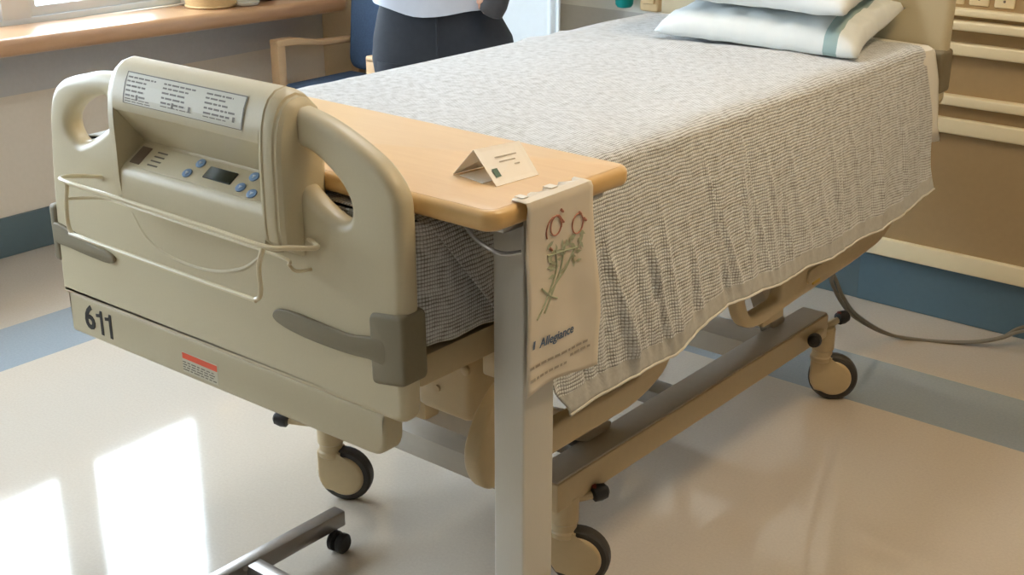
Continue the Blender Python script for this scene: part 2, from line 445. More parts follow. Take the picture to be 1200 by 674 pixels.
# footboard shell
FBT = crom([(-0.499, 0.80), (-0.489, 0.93), (-0.474, 1.04), (-0.462, 1.092), (-0.441, 1.128), (-0.405, 1.150), (-0.345, 1.166), (-0.282, 1.177), (-0.10, 1.185), (0.18, 1.196), (0.270, 1.188), (0.339, 1.171), (0.412, 1.140), (0.450, 1.115), (0.472, 1.085), (0.478, 1.05), (0.479, 0.95), (0.479, 0.80)], 4, False)
FBB = rounded([(0.479, 0.79), (0.479, 0.700), (-0.503, 0.694), (-0.4995, 0.79)], [0, 0.030, 0.012, 0], 8)
FB_ALL = [(p[0], p[1]) for p in FBT] + [(p[0], p[1]) for p in FBB]
HR = crom([(0.243, 1.100), (0.262, 1.072), (0.300, 1.046), (0.340, 1.030), (0.358, 1.036), (0.356, 1.058), (0.335, 1.082), (0.295, 1.107), (0.258, 1.118)], 5)
HL = crom([(-0.398, 1.060), (-0.378, 1.040), (-0.340, 1.052), (-0.300, 1.072), (-0.270, 1.095), (-0.268, 1.120), (-0.295, 1.124), (-0.340, 1.110), (-0.382, 1.085)], 5)
HR = grow(HR, 0.009); HL = grow(HL, 0.009)
b = MB(); b.use('shell')
POCKET = rounded([(-0.205, 0.985), (0.215, 0.985), (0.215, 1.150), (-0.205, 1.150)], 0.01, 3)
b.panel(FB_ALL, [HR, HL, POCKET], 0.044, 0.017, XZ(0.022), 4)
arc = crom([(-0.221, 0.004, 0.925), (-0.187, 0.0032, 0.885), (-0.138, 0.0030, 0.864), (-0.06, 0.0030, 0.856), (0.02, 0.0030, 0.862), (0.095, 0.0032, 0.885), (0.139, 0.004, 0.914)], 6, False)
b.tube(arc, 0.005, 10)
foot = bp_(b, 'footboard')
# skirt band with the number
SK = rounded([(-0.489, 0.702), (-0.489, 0.612), (0.425, 0.622), (0.427, 0.705)], [0.004, 0.01, 0.06, 0.004], 6)
skirt = bp_(MB().panel(SK, [], 0.044, 0.008, XZ(0.027), 3), 'foot_skirt', 'skirt')
for ch_, x in (('6', -0.4175), ('1', -0.384), ('1', -0.3535)):
    b = MB()
    if ch_ == '6': b.text('6', 0.072, lambda u, v, w: (x + u * 1.04, 0.0045 - w, 0.657 + v), 0.001, bold=0.0016)
    else:
        q = [(0.0035, -0.026), (0.0125, -0.026), (0.0125, 0.0265), (0.0055, 0.0265), (0.0030, 0.0185), (-0.0095, 0.0165), (-0.0095, 0.0095), (0.0035, 0.0115)]
        b.panel(q, [], 0.001, 0.0002, lambda u, v, w: (x + u, 0.0045 - w, 0.657 + v), 0)
    o = b.build('number_decal', 'ink', skirt, smooth=False); o['label'] = 'black digit ' + ch_
b = MB(); b.use('label').box(-0.114, -0.009, 0.0043, 0.0050, 0.628, 0.6695)
b.use('orange').box(-0.113, -0.010, 0.0038, 0.0046, 0.656, 0.668)
b.use('print')
for k in range(4):
    x = -0.113
    while x < -0.02:
        w = random.uniform(0.006, 0.018); b.box(x, min(x + w, -0.012), 0.0039, 0.0045, 0.648 - k * 0.0052, 0.6500 - k * 0.0052); x += w + 0.004
o = b.build('warning_label', None, skirt, smooth=False); o['label'] = 'small label with an orange red bar'

# control console on the footboard
ck_full = [(0.062, 0.99), (0.064, 1.160), (0.056, 1.193), (0.040, 1.210), (0.018, 1.218), (-0.003, 1.214), (-0.019, 1.202), (-0.029, 1.183), (-0.036, 1.160), (-0.040, 1.12), (-0.041, 1.00), (-0.038, 0.972), (-0.022, 0.955), (0.006, 0.940), (0.03, 0.935)]
ck_mid = [(0.062, 0.99), (0.064, 1.160), (0.056, 1.193), (0.040, 1.210), (0.018, 1.218), (-0.003, 1.214), (-0.019, 1.202), (-0.029, 1.183), (-0.036, 1.160), (-0.039, 1.140), (-0.037, 1.133), (-0.030, 1.127), (0.016, 1.070), (0.020, 1.064), (0.018, 1.0605), (-0.030, 1.028), (-0.036, 1.021), (-0.0385, 1.010), (-0.0385, 0.966), (-0.028, 0.950), (0.006, 0.938), (0.03, 0.935)]
def prof(b, p, x0, x1, bev=0.0):
    n = len(p)
    b.loft([[(x, q[0], q[1]) for q in p] for x in (x0, x1)])
b = MB(); b.use('shell')
prof(b, ck_mid, -0.186, 0.208)
def cheek(b, xs):
    rings = []
    for x, s_, dz in xs:
        rings.append([(x, 0.02 + (q[0] - 0.02) * s_, q[1] if q[1] < 1.08 else 1.08 + (q[1] - 1.08) * (1 - dz)) for q in ck_full])
    b.loft(rings)
cheek(b, [(-0.217, 0.45, 0.45), (-0.214, 0.70, 0.30), (-0.210, 0.88, 0.17), (-0.206, 0.95, 0.11), (-0.204, 0.95, 0.10), (-0.202, 0.99, 0.07), (-0.196, 1.0, 0.02), (-0.186, 1.0, 0.0)])
cheek(b, [(0.208, 1.0, 0.0), (0.213, 1.0, 0.0), (0.215, 0.965, 0.012), (0.218, 0.965, 0.012), (0.220, 1.0, 0.008), (0.232, 1.0, 0.03), (0.238, 0.975, 0.05), (0.240, 0.93, 0.08), (0.244, 0.93, 0.09), (0.247, 0.96, 0.09), (0.254, 0.88, 0.14), (0.260, 0.66, 0.26)])
console = bp_(b, 'control_console', None, None, angle=28)
# sloping control panel: local frame along x and down the slope
A0 = Vector((0.0, 0.0180, 1.0605)); A1 = Vector((0.0, -0.0300, 1.0280)); dn = (A1 - A0); LS = dn.length; dn.normalize()
nrm = Vector((0, dn.z, -dn.y)).normalized()
if nrm.z < 0: nrm = -nrm
def onpanel(h=0.0):
    return lambda u, v, w: tuple(Vector((u, A0.y, A0.z)) + dn * (LS - v) + nrm * (h + w))
b = MB(); b.panel(rounded([(-0.180, 0.002), (0.202, 0.002), (0.202, LS - 0.002), (-0.180, LS - 0.002)], 0.004), [], 0.0016, 0.0004, onpanel(0.0008), 1)
b.use('shell2'); pl = b.build('control_panel', None, console)
o = MB().panel(rounded([(0.024, 0.018), (0.098, 0.018), (0.098, 0.044), (0.024, 0.044)], 0.003), [], 0.002, 0.0005, onpanel(0.002), 1).build('display', 'lcd', console); o['label'] = 'dark display window'
o = MB().panel(rounded([(-0.174, 0.008), (-0.146, 0.008), (-0.146, 0.048), (-0.174, 0.048)], 0.002), [], 0.0016, 0.0004, onpanel(0.002), 1).build('indicator_strip', 'strip', console); o['label'] = 'dark brown indicator strip'
for (u, v) in ((-0.004, 0.044), (-0.016, 0.018), (0.136, 0.046), (0.126, 0.019), (0.160, 0.013)):
    b = MB(); b.use('button')
    b.panel([(u + 0.0105 * math.cos(2 * PI * k / 20), v + 0.0095 * math.sin(2 * PI * k / 20)) for k in range(20)], [], 0.003, 0.0008, onpanel(0.0025), 1)
    b.use('buttonlight').panel([(u + 0.0045 * math.cos(2 * PI * k / 3 + 0.5), v + 0.0045 * math.sin(2 * PI * k / 3 + 0.5)) for k in range(3)], [], 0.001, 0.0001, onpanel(0.0042), 0)
    b.build('button', None, console)['label'] = 'small round blue button'
b = MB(); b.use('print')
for k in range(4): b.panel([(-0.126, 0.012 + k * 0.010), (-0.098, 0.012 + k * 0.010), (-0.098, 0.015 + k * 0.010), (-0.126, 0.015 + k * 0.010)], [], 0.0008, 0.0001, onpanel(0.0018), 0)
b.build('panel_print', None, console, smooth=False)
# instruction label that follows the roll above the pocket
LPROF = [(-0.0378, 1.148), (-0.036, 1.160), (-0.029, 1.183), (-0.019, 1.202)]
def lab(u, t, h):
    t = max(0.0, min(0.9999, t)) * 3; i = int(t); f = t - i
    a, c = Vector(LPROF[i]), Vector(LPROF[i + 1]); p = a.lerp(c, f); d = (c - a).normalized()
    n = Vector((-d.y, d.x)) 
    if n.x > 0: n = -n
    return (u, p.x + n.x * h, p.y + n.y * h)
b = MB()
def labquad(u0, u1, t0, t1, h):
    ts = [t0] + [k / 3 for k in (1, 2) if t0 < k / 3 < t1] + [t1]
    for a, c in zip(ts, ts[1:]): b.poly([lab(u0, a, h), lab(u1, a, h), lab(u1, c, h), lab(u0, c, h)])
b.use('label'); labquad(-0.152, 0.170, 0.02, 0.98, 0.0012)
b.use('print')
labquad(-0.152, 0.170, 0.02, 0.05, 0.0017); labquad(-0.152, 0.170, 0.95, 0.98, 0.0017)
labquad(-0.152, -0.1495, 0.02, 0.98, 0.0017); labquad(0.1675, 0.170, 0.02, 0.98, 0.0017)
random.seed(3)
for (c0, c1, rows) in ((-0.146, -0.058, 7), (-0.045, 0.045, 6), (0.070, 0.150, 6)):
    for k in range(rows):
        t = 0.86 - k * 0.115; x = c0
        e = c1 - random.uniform(0.0, 0.04)
        while x < e:
            w = random.uniform(0.006, 0.02); labquad(x, min(x + w, e), t - 0.045, t, 0.0017); x += w + 0.0025
for u in (-0.115, -0.015, 0.03, 0.145): labquad(u, u + 0.006, 0.28, 0.42, 0.0019)
o = b.build('instruction_label', None, console, smooth=False); o['label'] = 'bordered label of small grey print'

# chart rack of bent wire
ra = MB()
R1 = crom([(-0.30, 0.006, 0.975), (-0.335, -0.03, 0.980), (-0.318, -0.075, 0.990), (-0.270, -0.100, 0.997), (-0.15, -0.103, 0.998), (0.15, -0.103, 0.996), (0.282, -0.100, 0.993), (0.315, -0.08, 0.993), (0.330, -0.035, 0.985), (0.262, 0.006, 0.975)], 6, False)
ra.tube(R1, 0.0042, 8)
ra.tube(crom([(-0.262, -0.100, 0.997), (-0.276, -0.098, 0.96), (-0.281, -0.098, 0.92), (-0.268, -0.100, 0.899), (-0.23, -0.101, 0.897), (0.20, -0.101, 0.896), (0.250, -0.100, 0.897), (0.262, -0.099, 0.915), (0.262, -0.099, 0.955), (0.278, -0.100, 0.992)], 6, False), 0.0042, 8)
ra.tube(crom([(-0.276, -0.098, 0.962), (-0.24, -0.060, 0.962), (-0.18, -0.050, 0.962), (0.05, -0.050, 0.960), (0.26, -0.050, 0.957), (0.272, -0.046, 0.945), (0.272, -0.030, 0.930), (0.272, 0.004, 0.925)], 6, False), 0.003, 8)
bp_(ra, 'chart_rack', 'wire')['label'] = 'cream wire chart rack'
# bumper straps let into the shell
BR = crom([(0.172, 0.822), (0.186, 0.834), (0.230, 0.838), (0.30, 0.835), (0.36, 0.834), (0.405, 0.842), (0.440, 0.842), (0.440, 0.803), (0.405, 0.803), (0.36, 0.799), (0.30, 0.798), (0.24, 0.800), (0.195, 0.806), (0.176, 0.813)], 4)
b = MB(); b.panel(BR, [], 0.012, 0.003, XZ(-0.0005), 2)
b.panel(rounded([(0.406, 0.885), (0.484, 0.897), (0.486, 0.775), (0.408, 0.760)], 0.014, 5), [], 0.056, 0.008, XZ(0.022), 3)
bp_(b, 'bumper', 'bumper')['label'] = 'grey brown bumper at the right edge'
b = MB(); b.panel(crom([(-0.290, 0.815), (-0.31, 0.826), (-0.38, 0.833), (-0.44, 0.845), (-0.492, 0.848), (-0.492, 0.810), (-0.44, 0.806), (-0.38, 0.803), (-0.31, 0.803)], 4), [], 0.012, 0.003, XZ(-0.0005), 2)
b.panel(rounded([(-0.510, 0.885), (-0.484, 0.885), (-0.484, 0.765), (-0.510, 0.765)], 0.010, 5), [], 0.056, 0.008, XZ(0.026), 3)
bp_(b, 'bumper', 'bumper')['label'] = 'grey brown bumper at the left edge'

# headboard
HB = rounded([(-0.460, 0.84), (-0.468, 1.28), (-0.40, 1.40), (0.40, 1.40), (0.468, 1.28), (0.462, 0.84)], [0.03, 0.08, 0.08, 0.08, 0.08, 0.03], 8)
HBH = [rounded([(s_ * 0.26, 1.24), (s_ * 0.38, 1.20), (s_ * 0.40, 1.26), (s_ * 0.30, 1.33)], 0.03, 5) for s_ in (-1, 1)]
hb = bp_(MB().panel(HB, HBH, 0.05, 0.018, XZ(2.165), 4), 'headboard', 'shell')
for s_ in (-1, 1):
    b = MB(); b.panel(rounded([(s_ * 0.425, 1.0), (s_ * 0.468, 1.0), (s_ * 0.468, 0.88), (s_ * 0.425, 0.88)], 0.012, 4), [], 0.07, 0.010, XZ(2.165), 3)
    b.build('bumper', 'bumper', hb)['label'] = 'grey brown bumper'
for x in (-0.3, 0.3): bp_(MB().box(x - 0.03, x + 0.03, 2.15, 2.18, 0.60, 0.87, 0.004), 'headboard_post', 'tan')

# mattress deck and lifting frame
b = MB()
b.box(-0.44, 0.44, 0.075, 0.30, 0.730, 0.788, 0.008).box(-0.44, 0.44, 0.31, 2.10, 0.74, 0.788, 0.006)
b.box(0.38, 0.44, 0.30, 2.10, 0.66, 0.74, 0.006).box(-0.44, -0.38, 0.30, 2.10, 0.66, 0.74, 0.006)
bp_(b, 'deck', 'tan')
b = MB()
b.box(0.21, 0.35, 0.30, 0.42, 0.545, 0.715, 0.018, 3).box(0.17, 0.215, 0.32, 0.40, 0.50, 0.69, 0.012)
b.bar((0.21, 0.297, 0.630), (0.34, 0.297, 0.672), 0.012, 0.012, 0.003)
b.lathe((0.345, 0.298, 0.660), (0, -1, 0), [(0.010, 0), (0.010, 0.006), (0.006, 0.008)], 12)
b.lathe((0.27, 0.299, 0.60), (0, -1, 0), [(0.007, 0), (0.007, 0.005)], 10)
bp_(b, 'footboard_bracket', 'tan')
bp_(MB().box(-0.35, -0.21, 0.30, 0.42, 0.545, 0.715, 0.018, 3), 'footboard_bracket', 'tan')
for s_ in (-1, 1):
    bp_(MB().bar((s_ * 0.24, 0.40, 0.52), (s_ * 0.24, 0.88, 0.27), 0.05, 0.06, 0.006), 'lift_arm', 'under')
    bp_(MB().bar((s_ * 0.24, 1.45, 0.68), (s_ * 0.24, 1.70, 0.27), 0.05, 0.06, 0.006), 'lift_arm', 'under')
bp_(MB().box(-0.36, 0.36, 0.36, 0.42, 0.475, 0.535, 0.006), 'crossbar', 'under')
bp_(MB().box(-0.30, 0.30, 0.50, 0.56, 0.40, 0.46, 0.006), 'crossbar', 'under')
bp_(MB().box(-0.05, 0.05, 0.5, 1.7, 0.42, 0.50, 0.008), 'actuator', 'under')

# wheeled base
b = MB()
b.use('tan')
for s_ in (-1, 1):
    b.box(min(s_ * 0.252, s_ * 0.33), max(s_ * 0.252, s_ * 0.33), 0.60, 1.86, 0.208, 0.278, 0.005)
b.use('under')
for s_ in (-1, 1):
    b.box(min(s_ * 0.250, s_ * 0.326), max(s_ * 0.250, s_ * 0.326), 0.604, 1.856, 0.2775, 0.283, 0.002)
b.box(-0.26, 0.26, 0.615, 0.72, 0.192, 0.252, 0.006).box(-0.26, 0.26, 1.58, 1.70, 0.195, 0.255, 0.006)
b.use('steel').box(-0.255, 0.255, 0.76, 0.80, 0.25, 0.28, 0.004).box(0.15, 0.20, 0.70, 0.77, 0.25, 0.275, 0.005)
b.box(-0.26, 0.26, 1.15, 1.22, 0.22, 0.26, 0.004)
bp_(b, 'base_frame')
def caster(sx, cx, y, ang, ped):
    r = MB(); r.use('tan')
    r.lathe((cx, y, 0.118), (0, 0, 1), [(0.030, 0), (0.033, 0.004), (0.033, 0.014), (0.029, 0.018), (0.029, 0.034), (0.033, 0.038), (0.033, 0.100), (0.028, 0.106)], 24)
    off = 0.036
    d = Vector((math.cos(ang), math.sin(ang), 0)); ax = Vector((-d.y, d.x, 0))
    W = Vector((cx, y, 0)) + d * off
    # shroud: stem on one side running down into the hub disc
    R = 0.053; zc = 0.0705
    out = [(-off + 0.030, 0.134), (-off + 0.030, 0.122)]
    for k in range(25):
        a = math.radians(98 - 220 * k / 24); out.append((R * math.cos(a), zc + R * math.sin(a)))
    out += [(-0.050, 0.030), (-0.0625, 0.050), (-0.066, 0.070), (-0.066, 0.134)]
    r.panel(out, [], 0.050, 0.008, lambda u, v, w: tuple(W + d * u + ax * w + Vector((0, 0, v))), 3)
    c = bp_(r, 'caster')
    w = MB(); w.use('tyre')
    w.lathe(Vector((W.x, W.y, 0.0705)) - ax * 0.018, ax, [(0.052, 0), (0.064, 0.001), (0.0695, 0.006), (0.0705, 0.012), (0.0705, 0.024), (0.0695, 0.030), (0.064, 0.035), (0.052, 0.036)], 36)
    w.build('tyre', None, c)['label'] = 'dark rubber tyre'
    for (dx, dy, dz, mt) in ped:
        p = MB(); p.use('tan')
        e = Vector((cx + dx, y + dy, 0.205 + dz))
        p.tube([(cx, y, 0.205 + dz * 0.5), tuple(Vector((cx, y, 0.205 + dz * 0.5)).lerp(e, 0.6)), tuple(e)], [0.012, 0.011, 0.009], 10)
        q = Vector((dx, dy, 0)).normalized()
        p.use('black').lathe(e - q * 0.012, q + Vector((0, 0, 0.15)), [(0.011, 0), (0.018, 0.004), (0.020, 0.018), (0.017, 0.034), (0.009, 0.040)], 16)
        if mt: p.use('redpedal').lathe(e + Vector((-0.002, 0, 0.013)), (0.1, 0, 1), [(0.012, 0), (0.010, 0.006), (0.004, 0.008)], 12)
        p.build('brake_pedal', None, c)
    return c
caster(1, 0.300, 0.665, 0.45, [(0.040, 0.065, 0.0, True)])
caster(-1, -0.372, 0.592, 0.45, [(-0.105, -0.055, -0.005, False)])
caster(1, 0.303, 1.895, 0.45, [(0.052, -0.165, 0.042, False), (0.022, 0.055, 0.030, True)])
caster(-1, -0.335, 1.885, 0.45, [(-0.085, -0.03, 0.0, False)])

# side rails, lowered; the same pair on each side
def side_rails(sx):
    x = sx * 0.472
    o1 = rounded([(0.245, 0.700), (0.185, 0.650), (0.150, 0.575), (0.185, 0.498), (0.66, 0.500), (0.785, 0.545), (0.790, 0.700)], [0.05, 0.04, 0.08, 0.05, 0.06, 0.06, 0.05], 6)
    h1 = rounded([(0.27, 0.66), (0.215, 0.59), (0.225, 0.56), (0.65, 0.562), (0.725, 0.60), (0.725, 0.66)], 0.02, 5)
    b = MB(); b.panel(o1, [h1], 0.034, 0.010, YZ(x), 3)
    b.box(x - 0.012, x + 0.012, 0.44, 0.50, 0.60, 0.78, 0.004)
    bp_(b, 'side_rail', 'tan')
    o2 = rounded([(1.035, 0.80), (1.035, 0.60), (1.085, 0.520), (1.17, 0.508), (1.31, 0.520), (1.62, 0.532), (1.80, 0.548), (1.885, 0.60), (1.885, 0.80)], [0.05, 0.06, 0.05, 0.04, 0.04, 0.03, 0.06, 0.06, 0.05], 6)
    h2 = rounded([(1.075, 0.70), (1.075, 0.60), (1.105, 0.546), (1.245, 0.548), (1.245, 0.70)], 0.022, 5)
    h3 = rounded([(1.36, 0.74), (1.36, 0.630), (1.80, 0.640), (1.80, 0.74)], 0.03, 5)
    b = MB(); b.panel(o2, [h2, h3], 0.034, 0.010, YZ(x), 3)
    b.panel(rounded([(1.37, 0.548), (1.76, 0.566), (1.78, 0.600), (1.37, 0.586)], 0.012, 4), [], 0.010, 0.003, YZ(x + sx * 0.018), 2)
    b.box(min(x, x - sx * 0.02), max(x, x - sx * 0.02), 1.20, 1.30, 0.485, 0.53, 0.006)
    bp_(b, 'side_rail', 'tan')
    b = MB(); b.box(min(x + sx * 0.016, x + sx * 0.0215), max(x + sx * 0.016, x + sx * 0.0215), 1.40, 1.435, 0.540, 0.565, 0.002)
    if sx > 0: bp_(b, 'caution_tag', 'yellow')['label'] = 'small yellow tag on the lowered side rail'
side_rails(1); side_rails(-1)
rebase(bed)

# ------------------------------------------------------------------ mattress
MZ0, MZ1 = 0.792, 1.012
mb = MB(); mb.box(-0.438, 0.438, 0.075, 2.09, MZ0, MZ1, 0.035, 4)
tag(mb.build('mattress', 'mattress'), 'blue hospital mattress hidden under the blanket and sheet', 'mattress')
# fitted sheet at the head end
def sheet():
    xs = []; 
    pr = [(-0.462, 0.80), (-0.462, 0.98)] + [(-0.452 + 0.0, 1.010)] + [(-0.43, 1.0145)] + [(-0.43 + 0.86 * k / 12, 1.0155) for k in range(1, 13)] + [(0.446, 1.008), (0.456, 0.98), (0.462, 0.92), (0.466, 0.86), (0.472, 0.80), (0.478, 0.760)]
    ys = [1.95 + (2.105 - 1.95) * k / 14 for k in range(15)]
    rings = []
    for j, y in enumerate(ys):
        r = []
        for i, (x, z) in enumerate(pr):
            dz = 0.0
            if i > 16: x2 = x + 0.010 * math.sin(y * 55 + z * 9) * (1.02 - z) * 3; yy = y + (1.02 - z) * 0.16 + 0.012 * math.sin(z * 30)
            else: x2 = x; yy = y
            r.append((x2, yy, z + 0.002 * math.sin(y * 40 + x * 20)))
        rings.append(r)
    # tuck over the end
    last = rings[-1]
    b = MB(); b.loft(rings, cap=False, closed=False)
    b.loft([last, [(x, min(y + 0.012, 2.13) if z > 0.9 else y + 0.004, z - 0.012) for x, y, z in last]], cap=False, closed=False)
    return b.build('bed_sheet', 'sheet', recalc=True)
sh = sheet(); tag(sh, 'white cotton sheet showing past the blanket at the head end', 'sheet')
sm = sh.modifiers.new('cloth', 'SOLIDIFY'); sm.thickness = 0.003; sm.offset = 1

# ------------------------------------------------------------------ blanket
def lerp_tab(tab, y):
    if y <= tab[0][0]: return tab[0][1]
    for (a, va), (c, vc) in zip(tab, tab[1:]):
        if y <= c: return va + (vc - va) * (y - a) / (c - a)
    return tab[-1][1]
ZB = [(0.30, 0.585), (0.40, 0.590), (0.47, 0.598), (0.60, 0.600), (0.72, 0.594), (0.80, 0.612), (0.86, 0.628), (0.95, 0.636), (1.04, 0.632), (1.20, 0.618), (1.30, 0.624), (1.42, 0.612), (1.55, 0.617), (1.70, 0.612), (1.85, 0.619), (2.03, 0.646)]
random.seed(21)
PLEATS = [(random.uniform(0.25, 2.0), random.uniform(0.005, 0.012), random.choice((-1, 1, 1)) * random.uniform(0.004, 0.010), random.uniform(-0.03, 0.13), random.uniform(0.0, 0.5)) for k in range(46)]
def fold(y, d):            # d = 0 at the top edge, 1 at the hem
    a = d * d * (3 - 2 * d)
    v = 0.010 * noise.noise(Vector((y * 6.0, d * 0.8, 1.3))) + 0.007 * noise.noise(Vector((y * 15.0 + d * 1.2, d * 1.2, 5.1)))
    v *= (0.25 + a) * (1.0 if d < 0.85 else 1.0 - (d - 0.85) * 3)
    for (py, w, h, sl, st) in PLEATS:
        q = (y - py - sl * (d - 0.5)) / w
        if abs(q) < 3 and d > st: v += h * math.exp(-q * q) * min(1, (d - st) * 3) * (1.0 if d < 0.85 else max(0.2, 1 - (d - 0.85) * 6))
    return v
NY, NT_, NS = 300, 40, 56
def blanket():
    verts, uvs, faces, mi = [], [], [], []
    ZT = 1.031
    def colpos(k, t):
        """k: column from left hem to right hem; t: 0 foot .. 1 head."""
        side = 0
        if k < NS: side, s_ = -1, 1 - k / NS
        elif k > NS + NT_: side, s_ = 1, (k - NS - NT_) / NS
        if side == 0:
            x = -0.425 + 0.85 * (k - NS) / NT_
            y = 0.055 + t * (2.035 - 0.055)
            z = ZT + 0.006 * noise.noise(Vector((x * 4, y * 3.5, 2.0))) + 0.003 * noise.noise(Vector((x * 11, y * 11, 7.0)))
            z += 0.010 * math.exp(-((y - 1.52 - 0.35 * (x + 0.2)) / 0.05) ** 2) * max(0, min(1, (0.30 - x) * 3)) + 0.006 * math.exp(-((y - 1.66 - 0.2 * x) / 0.03) ** 2) * max(0, min(1, (0.2 - x) * 3))
            e = min(1.0, max(0.0, (abs(x) - 0.38) / 0.05)); z -= 0.004 * e * e
            return (x, y, z), (k - NS - NT_ / 2) * 0.85 / NT_, y, 0.0
        # corner arc then hanging side
        y0 = 0.055 + t * (2.035 - 0.055)
        zb = lerp_tab(ZB, y0)
        L = 0.045 + (ZT - 0.03 - zb)
        l = s_ * L
        front = 0.075 + min(1.0, l / 0.45) * 0.31
        y = front + t * (2.035 - front) if side > 0 else y0
        zb = lerp_tab(ZB, y)
        L = 0.047 + (ZT - 0.034 - zb); l = s_ * L
        if l < 0.047:
            a = l / 0.03; x = 0.425 + 0.03 * math.sin(min(a, PI / 2)); z = ZT - 0.004 - 0.03 * (1 - math.cos(min(a, PI / 2))); d = 0.0
            x += 0.003 * noise.noise(Vector((y * 9, 3.3, 0))) * a
        else:
            d = (l - 0.047) / (L - 0.047)
            x = 0.455 + 0.068 * d ** 0.8 + max(fold(y, d), -0.012); z = ZT - 0.034 - (l - 0.047)
        if t > 0.97: y -= 0.02 * d * (t - 0.97) / 0.03 * math.sin(z * 20)
        return (side * x, y, z), side * (0.425 + l), y, d
    NC = NS * 2 + NT_ + 1
    for j in range(NY + 1):
        for k in range(NC):
            p, u, v, d = colpos(k, j / NY); verts.append(p); uvs.append((u, v))
    for j in range(NY):
        for k in range(NC - 1):
            a = j * NC + k
            faces.append((a, a + 1, a + NC + 1, a + NC))
            s_ = 1 - k / NS if k < NS else (k - NS - NT_) / NS
            mi.append(1 if (s_ > 0.90 and (k < NS or k > NS + NT_)) else 0)
    # tucked foot end: wraps the mattress foot and its right corner
    base = len(verts)
    path = []
    for k in range(41): path.append((-0.445 + 0.855 * k / 40, 0.057, (0, -1)))
    for k in range(1, 9):
        a = k / 8 * PI / 2; path.append((0.41 + 0.037 * math.sin(a), 0.094 - 0.037 * math.cos(a), (math.sin(a), -math.cos(a))))
    for k in range(1, 31): path.append((0.447 + 0.006 * k / 30, 0.094 + 0.26 * k / 30, (1, 0)))
    NP, NZ = len(path), 30
    L = 0
    for i, (x, y, nn) in enumerate(path):
        if i: L += math.hypot(x - path[i - 1][0], y - path[i - 1][1])
        zbot = 0.808 + 0.007 * noise.noise(Vector((L * 16, 0, 0))) - (0.010 * max(0, (y - 0.1) / 0.25))
        for q in range(NZ + 1):
            f = q / NZ; z = 1.0225 - f * (1.0225 - zbot)
            off = 0.006 * (math.sin(min(1.0, f * 5) * PI / 2)) + 0.004 * noise.noise(Vector((L * 9, z * 6, 3.0))) * min(1, f * 6) - (0.010 if q == 0 else 0)
            if i < 49: off = max(off, 0)
            verts.append((x + nn[0] * off, y + nn[1] * off * 0.5, z)); uvs.append((0.43 + f * 0.22, L))
    for i in range(NP - 1):
        for q in range(NZ):
            a = base + i * (NZ + 1) + q
            faces.append((a, a + 1, a + NZ + 2, a + NZ + 1)); mi.append(0)
    me = bpy.data.meshes.new('blanket'); me.from_pydata(verts, [], faces)
    me.materials.append(M['weave']); me.materials.append(M['hem'])
    uvl = me.uv_layers.new(name='UVMap')
    for lp in me.loops: uvl.data[lp.index].uv = uvs[lp.vertex_index]
    for p, m_ in zip(me.polygons, mi): p.material_index = m_; p.use_smooth = True
    me.update()
    o = bpy.data.objects.new('blanket', me); COL.objects.link(o)
    hemR = [verts[j * NC + NC - 1] for j in range(0, NY + 1, 2)]; hemL = [verts[j * NC] for j in range(0, NY + 1, 2)]
    for hp in (hemR, hemL):
        MB().tube([(x + 0.0, y, z) for x, y, z in hp], 0.003, 8).build('hem_binding', 'binding', o)['label'] = 'white binding along the lower edge'
    return o
bl = blanket(); tag(bl, 'grey white waffle weave blanket spread over the bed and hanging down its side', 'blanket')
sm = bl.modifiers.new('cloth', 'SOLIDIFY'); sm.thickness = 0.003; sm.offset = -1

# ------------------------------------------------------------------ pillows
def pillow(label, cx, cy, z0, hx, hy, th, rot, seed, flat=0.55, tilt=0.0):
    n, m = 48, 36; V, U, F = [], [], []
    for sd in (1, -1):
        for j in range(m + 1):
            for i in range(n + 1):
                u = -1 + 2 * i / n; v = -1 + 2 * j / m
                pin = 1 - 0.06 * (1 - abs(u) ** 2) * abs(v) ** 6 - 0.0
                pin2 = 1 - 0.07 * (1 - abs(v) ** 2) * abs(u) ** 6
                x, y = u * hx * pin2, v * hy * pin
                k = max(0, (1 - abs(u) ** 3.6)) * max(0, (1 - abs(v) ** 3.6))
                h = th / 2 * k ** 0.32
                h *= 1 + 0.12 * noise.noise(Vector((u * 2.2 + seed, v * 2.2, sd)))
                h += 0.009 * noise.noise(Vector((u * 6 + seed, v * 5, sd * 2.0))) * min(1, k * 5)
                z = sd * h * (1.0 if sd > 0 else flat)
                z += tilt * u * v + 0.016 * v + 0.012 * (abs(u) * abs(v)) ** 3 * (1 if v > 0 else -0.6)
                V.append((x, y, z)); U.append((i / n, j / m))
    off = (n + 1) * (m + 1)
    for s_ in range(2):
        for j in range(m):
            for i in range(n):
                a = s_ * off + j * (n + 1) + i
                q = (a, a + 1, a + n + 2, a + n + 1); F.append(q if s_ == 0 else q[::-1])
    me = bpy.data.meshes.new('pillow'); me.from_pydata(V, [], F); me.materials.append(M['pillow'])
    uvl = me.uv_layers.new(name='UVMap')
    for lp in me.loops: uvl.data[lp.index].uv = U[lp.vertex_index]
    bm = bmesh.new(); bm.from_mesh(me); bmesh.ops.remove_doubles(bm, verts=bm.verts, dist=1e-4); bm.to_mesh(me); bm.free()
    for p in me.polygons: p.use_smooth = True
    o = bpy.data.objects.new('pillow', me); COL.objects.link(o)
    o.location = (cx, cy, z0); o.rotation_euler = (0, 0, rot)
    return tag(o, label, 'pillow', 'pillows stacked at the head of the bed')
pillow('white pillow with a grey green stripe lying on the blanket, lower of the stack', 0.105, 1.870, 1.071, 0.280, 0.210, 0.125, 0.15, 1.0, 0.42, 0.010)
p2 = pillow('plain white pillow resting on top of the striped pillow', 0.078, 1.872, 1.180, 0.285, 0.220, 0.115, 0.10, 4.0, 0.62, 0.010)
